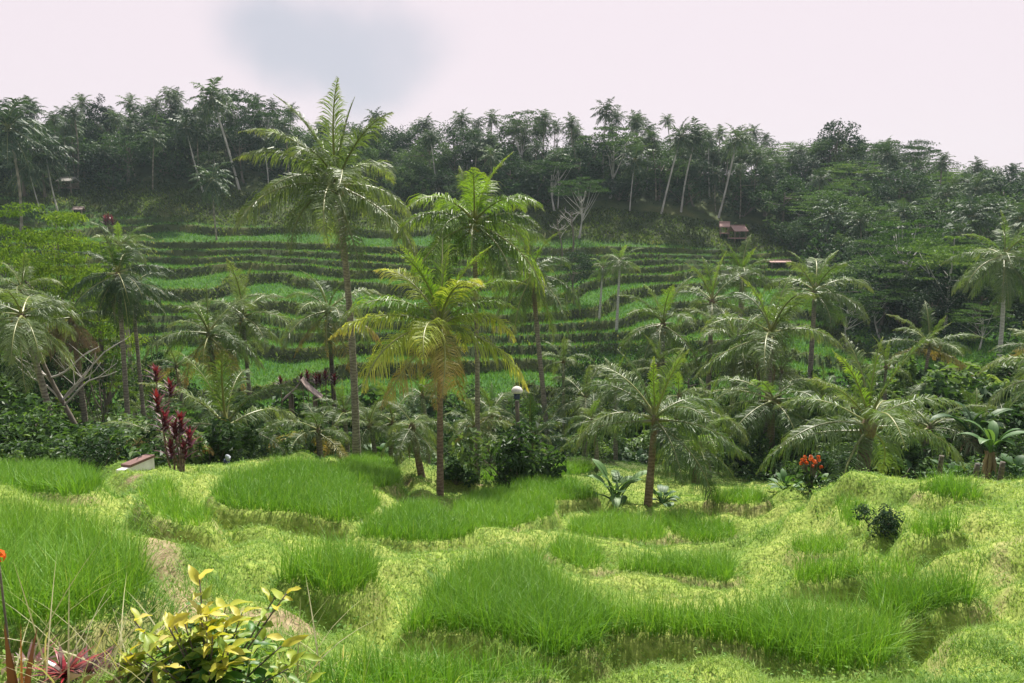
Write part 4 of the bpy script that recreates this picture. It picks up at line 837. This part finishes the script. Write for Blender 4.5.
# bare branched tree
def bare_tree(x, top, D, label, spread=1., seed=1, h=None, thick=.10, lean=-.25):
    P = ray(x, top, D); bx = P[0]; z = gz(bx, D); H = P[2] - z; r = random.Random(seed); root = thing('bare_tree', (bx, D, z), label, 'tree')
    t = np.linspace(0, 1, 10); C = np.stack([lean * H * t + .03 * H * np.sin(5 * t), 0 * t, t * H * .9 - .2], -1); tg = Geo(); tube(tg, C, np.linspace(thick, thick * .45, 10), 8); tg.obj('trunk', [M['bark']], root)
    for q in range(7):
        s = r.uniform(.58, .95); b = np.array([np.interp(s, t, C[:, k]) for k in range(3)]); a = r.choice([0, math.pi]) + r.uniform(-.6, .6); el = r.uniform(.45, 1.1); Lb = spread * r.uniform(.2, .36) * H
        tt = np.linspace(0, 1, 7); e = np.stack([b[0] + np.cos(a) * math.cos(el) * Lb * tt, b[1] + np.sin(a) * math.cos(el) * Lb * tt * .5, b[2] + math.sin(el) * Lb * tt + .05 * Lb * np.sin(tt * 6 + q)], -1)
        g = Geo(); tube(g, e, np.linspace(thick * .38, thick * .10, 7), 5)
        for w in range(4):
            k = r.randrange(2, 6); d = np.array([r.uniform(-1, 1), r.uniform(-.4, .4), r.uniform(.3, 1)]); tube(g, e[k] + np.outer(np.linspace(0, 1, 4), unit(d) * Lb * .35), np.linspace(thick * .14, thick * .05, 4), 4)
        g.obj('limb', [M['deadwood']], root)
bare_tree(85, 325, 21, 'leaning tree with bare whitish branches on the left', 1.5, 4)
bare_tree(572, 205, 104, 'bare pale branched tree above the terrace gap at centre', .9, 8, None, .16, .03)
bare_tree(562, 212, 100, 'second bare pale tree beside the first at the terrace gap', .8, 12, None, .13, -.06)
# banana plants at the right
for x, D, s, lab in ((985,23,2.6,'tattered banana plant with dried leaves at the right edge of the hollow'), (1006,20,1.9,'lower banana plant with drooping grey leaf near the right edge'), (944,26,2.0,'small banana plant behind the fallen branch')):
    X, Y = px_ground(x, D); z = gz(X, Y); root = thing('banana_plant', (X, Y, z), lab, 'banana plant'); g = Geo(); t = np.linspace(0, 1, 7)
    tube(g, np.stack([.05 * t, 0 * t, t * s * .55 - .1], -1), np.linspace(.11, .06, 7), 8); g.obj('stem', [M['trunk_red']], root)
    b = link('leaves', BAN[int(s) % 2], root, (.05, 0, s * .5)); b.scale = (s * .62,) * 3
    dg = Geo(); n = 26; blades(dg, np.stack([rng.normal(.05, .06, n), rng.normal(0, .06, n), np.full(n, s * .5)], -1), rng.uniform(0, 6.28, n), np.full(n, s * .34), np.full(n, .10), np.full(n, .35), np.full(n, .0), 3, 0, rng.uniform(0, 1, n))
    v = dg.obj('dead_leaves', [M['frond_dry']], root); v.scale = (1, 1, -1); v.location = (0, 0, s * 1.0)
X, Y = px_ground(940, 19.6); P = np.array([X, Y - 1.5, 0]); g = Geo(); t = np.linspace(0, 1, 10); tube(g, np.stack([(t - .5) * 2.6, .25 * np.sin(t * 3), .22 - .35 * t + .05 * np.sin(t * 9)], -1), np.linspace(.05, .02, 10), 7); 
for s, d in ((.3, .3), (.55, -.25), (.75, .3)): tube(g, np.array([(s - .5) * 2.6, .2, .2 - .3 * s]) + np.outer(np.linspace(0, 1, 4), [d, .1, .45]), np.linspace(.025, .008, 4), 5)
tag(g.obj('fallen_branch', [M['trunk_dark']], None, (P[0], P[1] + 1.5, gz(P[0], P[1] + 1.5) + .1)), 'brown fallen branch lying across the shaded slope at the right', 'branch')
for x, y, hh, lab in ((975,474,.75,'cut brown stump beside the fallen branch'), (1000,476,.7,'second cut brown stump near the right edge'), (938,478,.9,'slim weathered stake left of the stumps')):
    P = ray(x, y, 18.5); z = gz(P[0], 18.5); g = Geo(); t = np.linspace(0, 1, 6); tube(g, np.stack([.05 * t * hh, 0 * t, t * (hh + .3) - .3], -1), np.array([.09, .075, .07, .07, .066, .06]) * (1 if 'stump' in lab else .5), 8)
    tag(g.obj('tree_stump' if 'stump' in lab else 'wooden_stake', [M['trunk_dark']], None, (P[0], 18.5, z)), lab, 'stump' if 'stump' in lab else 'stake')
# dark round bush on the right crest
P = at_px(878, 531); me_b = shrub_mesh(99, 1500, .12, 'leaf_dark'); o = link('round_bush', me_b, None, (P[0], P[1], P[2] - .05)); o.scale = (.38, .38, .40); tag(o, 'small dark round bush on the right crest', 'bush')

# ------------------------------------------------------------------ huts, wall, post, bundle
def hut(x, y, D, w, d, h, rh, roof, label, rz=0, platform=True, eave=.35, zfix=None):
    """open hut: corner posts, floor deck, gabled roof with thickness"""
    P = hit(x, y, land, D - 14, D + 22, 500); X, D, z = P; root = thing('hut', (X, D, z), label, 'hut', None, rz); g = Geo()
    for a in (-1, 1):
        for b in (-1, 1): g = Geo(); box(g, (a * w / 2, b * d / 2, h / 2 - .3), (.14, .14, h + .6)); g.obj('post', [M['plank']], root)
    if platform: g = Geo(); box(g, (0, 0, .45), (w + .3, d + .3, .16)); g.obj('floor_deck', [M['tile'] if roof == 'tile' else M['plank']], root)
    if roof != 'tile': g = Geo(); box(g, (0, d / 2 - .05, h * .45), (w - .16, .06, h * .8)); g.obj('back_panel', [M['plank']], root)
    g = Geo(); W2, D2 = w / 2 + eave, d / 2 + eave; th = .12
    V = [(-W2, -D2, h), (W2, -D2, h), (W2, 0, h + rh), (-W2, 0, h + rh), (-W2, D2, h), (W2, D2, h)]; V = np.array(V + [(a, b, c - th) for a, b, c in V])
    g.add(V, [[0, 1, 2, 3], [3, 2, 5, 4], [7, 6, 9, 8], [8, 9, 10, 11], [0, 6, 7, 1], [4, 5, 11, 10], [1, 7, 8, 2], [2, 8, 11, 5], [0, 3, 9, 6], [3, 4, 10, 9]], 0)
    g.obj('roof', [M[roof]], root); g = Geo(); tube(g, [(-W2 - .05, 0, h + rh + .03), (W2 + .05, 0, h + rh + .03)], .09, 6); g.obj('ridge_cap', [M[roof]], root)
    return root
hut(737,241,112,1.9,1.8,1.6,.8,'tile','small open pavilion with a dull red tiled roof at the right forest edge', .25, eave=.28)
hut(724,236,116,1.2,1.2,1.5,.7,'tile','even smaller red roof tucked behind the open pavilion', -.2, eave=.2)
hut(779,266,104,2.4,1.2,.6,.14,'tile','low shelter with a long flat reddish roof below the pavilion', .0, False)
hut(69,191,114,2.0,1.8,1.5,.55,'thatch','grey roofed hut among the palms on the left slope', -.1, eave=.25)
hut(91,176,122,1.6,1.6,1.6,1.0,'plank','brown pointed roofed hut half hidden behind the grey roofed one', .3, eave=.2)
hut(79,212,107,1.2,1.0,.4,.3,'tin','low pinkish roof at the top left corner of the terraces', .1, False, eave=.15)
# little gabled shelter with sagging pinkish roof in the thicket
P = ray(302, 378, 31); z = gz(P[0], 31); h = P[2] - z; root = thing('shelter', (P[0], 31, z), 'little gabled shelter with faded pinkish roof in the thicket', 'shelter', None, .12); g = Geo()
for a, b in ((-.5, -.28), (.5, -.28), (-.5, .28), (.5, .28)): gp = Geo(); box(gp, (a, b, (h - .75) / 2 - .1), (.1, .1, h - .75 + .2)); gp.obj('post', [M['plank']], root)
k = 7; s = np.linspace(-1, 1, 2 * k - 1); zz = h - .85 * np.abs(s) ** .75; xx = s * .8; V = []
for yv in (-.38, .38):
    for th in (0, -.07): V += [(a, yv, c + th) for a, c in zip(xx, zz)]
V = np.array(V); q = len(s); Fs = []
for i_ in range(q - 1): Fs += [[i_, i_ + 1, 2 * q + i_ + 1, 2 * q + i_], [q + i_ + 1, q + i_, 3 * q + i_, 3 * q + i_ + 1], [i_ + 1, i_, q + i_, q + i_ + 1], [2 * q + i_, 2 * q + i_ + 1, 3 * q + i_ + 1, 3 * q + i_]]
Fs += [[0, 2 * q, 3 * q, q], [q - 1, 2 * q - 1, 4 * q - 1, 3 * q - 1]]
g.add(V, Fs, 0); g.obj('roof', [M['tin']], root)
# low white wall at the rim
P0, P1 = ray(119, 466, 13.6), ray(151, 462, 14.4); P0[2] = gz(P0[0], P0[1]); root = thing('low_wall', (P0[0], P0[1], P0[2]), 'low whitewashed wall with red brown coping at the rim of the left terrace', 'wall')
dx, dy_ = P1[0] - P0[0], P1[1] - P0[1]; Lw = math.hypot(dx, dy_); root.rotation_euler = (0, 0, math.atan2(dy_, dx)); root.location.z -= .08; g = Geo(); box(g, (Lw / 2, 0, -.06), (Lw, .16, .5)); g.obj('wall_face', [M['white']], root)
g = Geo(); box(g, (Lw / 2 + .1, .02, .217), (Lw * .8, .22, .05)); g.obj('coping', [M['coping']], root)
# white capped post in the thicket
P = ray(517, 384, 24); z = gz(P[0], 24); h = P[2] - z; root = thing('capped_post', (P[0], 24, z), 'grey post under a rounded white cap in the thicket behind the golden palm', 'post'); t = np.linspace(0, 1, 6)
g = Geo(); tube(g, np.stack([.12 * (1 - t), 0 * t, t * (h - .38) - .2], -1), np.full(6, .07), 10); g.obj('shaft', [M['bark']], root)
g = Geo(); tube(g, [(0, 0, h - .5), (0, 0, h - .3)], .10, 12); g.obj('collar', [M['navy']], root)
g = Geo(); tube(g, [(0, 0, h - .30), (0, 0, h - .29), (0, 0, h - .2), (0, 0, h - .13), (0, 0, h - .09), (0, 0, h - .07)], [.15, .19, .19, .14, .08, .01], 16); g.obj('cap', [M['white']], root)
# small pale bundle at the rim
P = at_px(217, 471); root = thing('bundle', (P[0], P[1] + .5, P[2]), 'small white and navy bundle at the foot of the young palm', 'bundle', None, .4); root.scale = (.75, .75, .75); root.rotation_euler = (.2, .25, .4); t = np.linspace(0, 1, 8)
g = Geo(); tube(g, np.stack([.02 * np.sin(t * 6), 0 * t, t * .13], -1), .085 * np.array([.7, 1, 1.1, 1, 1, .9, .8, .5]), 9); g.obj('lower_sack', [M['navy']], root)
g = Geo(); tube(g, np.stack([.03 * np.sin(t * 5), 0 * t, .13 + t * .17], -1), .075 * np.array([.8, 1, 1.1, 1.05, .9, .8, .55, .15]), 9); g.obj('upper_sack', [M['cloth']], root)

# ------------------------------------------------------------------ plants right in front
# yellow and green leaved bush
D0 = 3.25; P = ray(205, 640, D0); bz = gz(P[0], D0); root = thing('variegated_bush', (P[0], D0, bz), 'leafy bush with yellow and green leaves in the lower left corner', 'bush')
def leaf_shape(g, b, d, nrm, Ln, wd, a, m=0):
    """one detailed leaf: pointed oval, folded on its midrib, arching"""
    k = 7; t = np.linspace(0, 1, k); d = unit(d); nrm = unit(nrm - d * (nrm @ d)); s = np.cross(d, nrm)
    C = b + d * (t * Ln)[:, None] - nrm * (.22 * Ln * t ** 2)[:, None]; w = wd * (np.sin(np.pi * t ** .8) ** .9) * .5; w[0] = wd * .04; w[-1] = .001
    wv = (.006 * np.sin(t * 9 + a * 20))[:, None] * nrm
    V = np.stack([C + s * w[:, None] + nrm * (w * .45)[:, None] + wv, C, C - s * w[:, None] + nrm * (w * .45)[:, None] - wv], 1).reshape(-1, 3); i = np.arange(k - 1)[:, None] * 3
    g.add(V, np.concatenate([i + np.array([[0, 1, 4, 3]]), i + np.array([[1, 2, 5, 4]])]), m, a, True)
r = np.random.default_rng(5); lg = Geo(); sg = Geo(); H = float(ray(205, 596, D0)[2] - bz)
tips = []
for q in range(60):
    a = r.uniform(0, 6.28); rad = .44 * math.sqrt(r.uniform(0, 1)); tips.append((math.cos(a) * rad * 1.1, math.sin(a) * rad * .8, H * (1.0 - .6 * (rad / .4) ** 2) * r.uniform(.72, 1.02)))
tips.append((.40, .0, H * 1.02)); tips.append((.33, .05, H * .95)); tips.append((-.33, 0, H * .80)); tips.append((-.05, .1, H * 1.05))
for x, y, z in tips:
    t = np.linspace(0, 1, 8); C = np.stack([x * t ** 1.2, y * t ** 1.2, z * t], -1); tube(sg, C, np.linspace(.008, .003, 8), 5)
    n = r.integers(9, 14)
    for k in range(n):
        f = 1 - k / n * .62; b = np.array([np.interp(f, t, C[:, i]) for i in range(3)]); az = k * 2.4 + r.uniform(-.3, .3); el = r.uniform(.1, .9) * (1.2 if k < 3 else .7) - .2 * (k > 7)
        d = np.array([math.cos(az) * math.cos(el), math.sin(az) * math.cos(el), math.sin(el)]); yl = np.clip((.86 - .09 * k) * (.55 + .5 * z / H) + r.normal(0, .12), 0, 1)
        leaf_shape(lg, b, d, np.array([0, 0, 1.]) + r.normal(0, .25, 3), r.uniform(.075, .14), r.uniform(.03, .05), yl)
sg.obj('stems', [M['bark']], root); lg.obj('foliage', [M['croton']], root)
# dusky red rosettes
for q, (x, y, s, lab) in enumerate(((62,640,.15,'dusky red rosette plant with the brightest crimson leaf at the lower left'), (85,662,.13,'brownish red rosette plant nearest the yellow bush'), (28,668,.14,'dull red rosette plant at the lower left corner'), (100,640,.11,'small pinkish rosette plant at the foot of the tall rice'))):
    P = ray(x, y, 3.3 + .1 * q); X, Y = P[0], 3.3 + .1 * q; z = gz(X, Y); g = Geo(); n = 44; az = np.arange(n) * 2.4 + rng.normal(0, .4, n); zz = max(.04, P[2] - z - .22)
    blades(g, np.stack([0 * az, 0 * az, np.full(n, zz)], -1), az, np.full(n, s * .85) * rng.uniform(.45, 1.15, n), np.full(n, .026), np.linspace(.2, 1.2, n), np.linspace(.5, .8, n), 4, 0, np.clip((.35 if q else .75) + rng.normal(0, .22, n), 0, 1), rng.normal(0, .1, n))
    tube(g, [(0, 0, -.05), (0, 0, zz * .5), (0, 0, zz)], [.02, .018, .015], 6, 1)
    tag(g.obj('rosette_plant', [M['brom'], M['bark']], None, (X, Y, z)), lab, 'plant', 'dusky red rosette plants')
# rusty spear leaves at the corner
P = ray(12, 650, 3.0); z = gz(P[0], 3.0); hh = float(ray(12, 618, 3.0)[2] - z); g = Geo(); n = 7
blades(g, np.stack([rng.normal(0, .02, n), rng.normal(0, .02, n), np.zeros(n)], -1), rng.uniform(0, 6.28, n), hh * np.array([1, .9, .8, .95, .7, .6, .85]), np.full(n, .035), np.array([.06, .1, .2, .05, .3, .35, .15]), np.array([.02, .05, .2, .02, .3, .35, .1]), 6, 0, rng.uniform(0, 1, n), rng.normal(0, .2, n))
tag(g.obj('rusty_leaved_plant', [M['rust']], None, (P[0], 3.0, z)), 'plant with upright rusty brown spear leaves in the lower left corner', 'plant')
P = ray(-2, 556, 3.6); z = gz(P[0], 3.6); g = Geo(); hh = P[2] - z; tube(g, np.outer(np.linspace(0, 1, 6), [0, 0, hh]), .006, 5); n = 16; d = unit(rng.normal(size=(n, 3))); leaves(g, np.array([0, 0, hh]) + d * .03, d, .05, 1, rng.uniform(.4, 1, n), .6)
tag(g.obj('orange_flower', [M['bark'], M['orange']], None, (P[0], 3.6, z)), 'orange flower just showing at the left edge', 'flower')
# leaf litter under the corner plants
n = 520; X = rng.uniform(-2.6, -1.15, n); Y = rng.uniform(2.7, 3.9, n); g = Geo()
leaves(g, np.stack([X, Y, land(X, Y) + rng.uniform(.01, .07, n)], -1), unit(np.stack([rng.normal(0, .6, n), rng.normal(0, .6, n), np.ones(n)], -1)), rng.uniform(.03, .085, n), 0, rng.uniform(0, 1, n), .5, .5)
M['litter'] = leafmat('dead_leaf', [(0, (.09, .06, .04)), (.5, (.24, .17, .11)), (1, (.42, .34, .24))], .15, .7, .3, .0)
tag(g.obj('leaf_litter', [M['litter']]), 'brown dead leaves lying under the corner plants', 'leaf litter', None, 'stuff')
# pale dry blades round them
n = 170; X = rng.uniform(-2.45, -1.0, n); Y = rng.uniform(2.9, 4.3, n); k = (rng.uniform(0, 1, n) < .95); X, Y = X[k], Y[k]; n = len(X); g = Geo()
blades(g, np.stack([X, Y, land(X, Y)], -1), rng.uniform(0, 6.28, n), rng.uniform(.2, .62, n), rng.uniform(.005, .012, n), rng.uniform(.1, .7, n), rng.uniform(.1, .8, n), 5, 0, rng.uniform(0, 1, n))
tag(g.obj('dry_grass', [M['straw']]), 'pale dry grass blades among the red rosettes', 'grass', None, 'stuff')
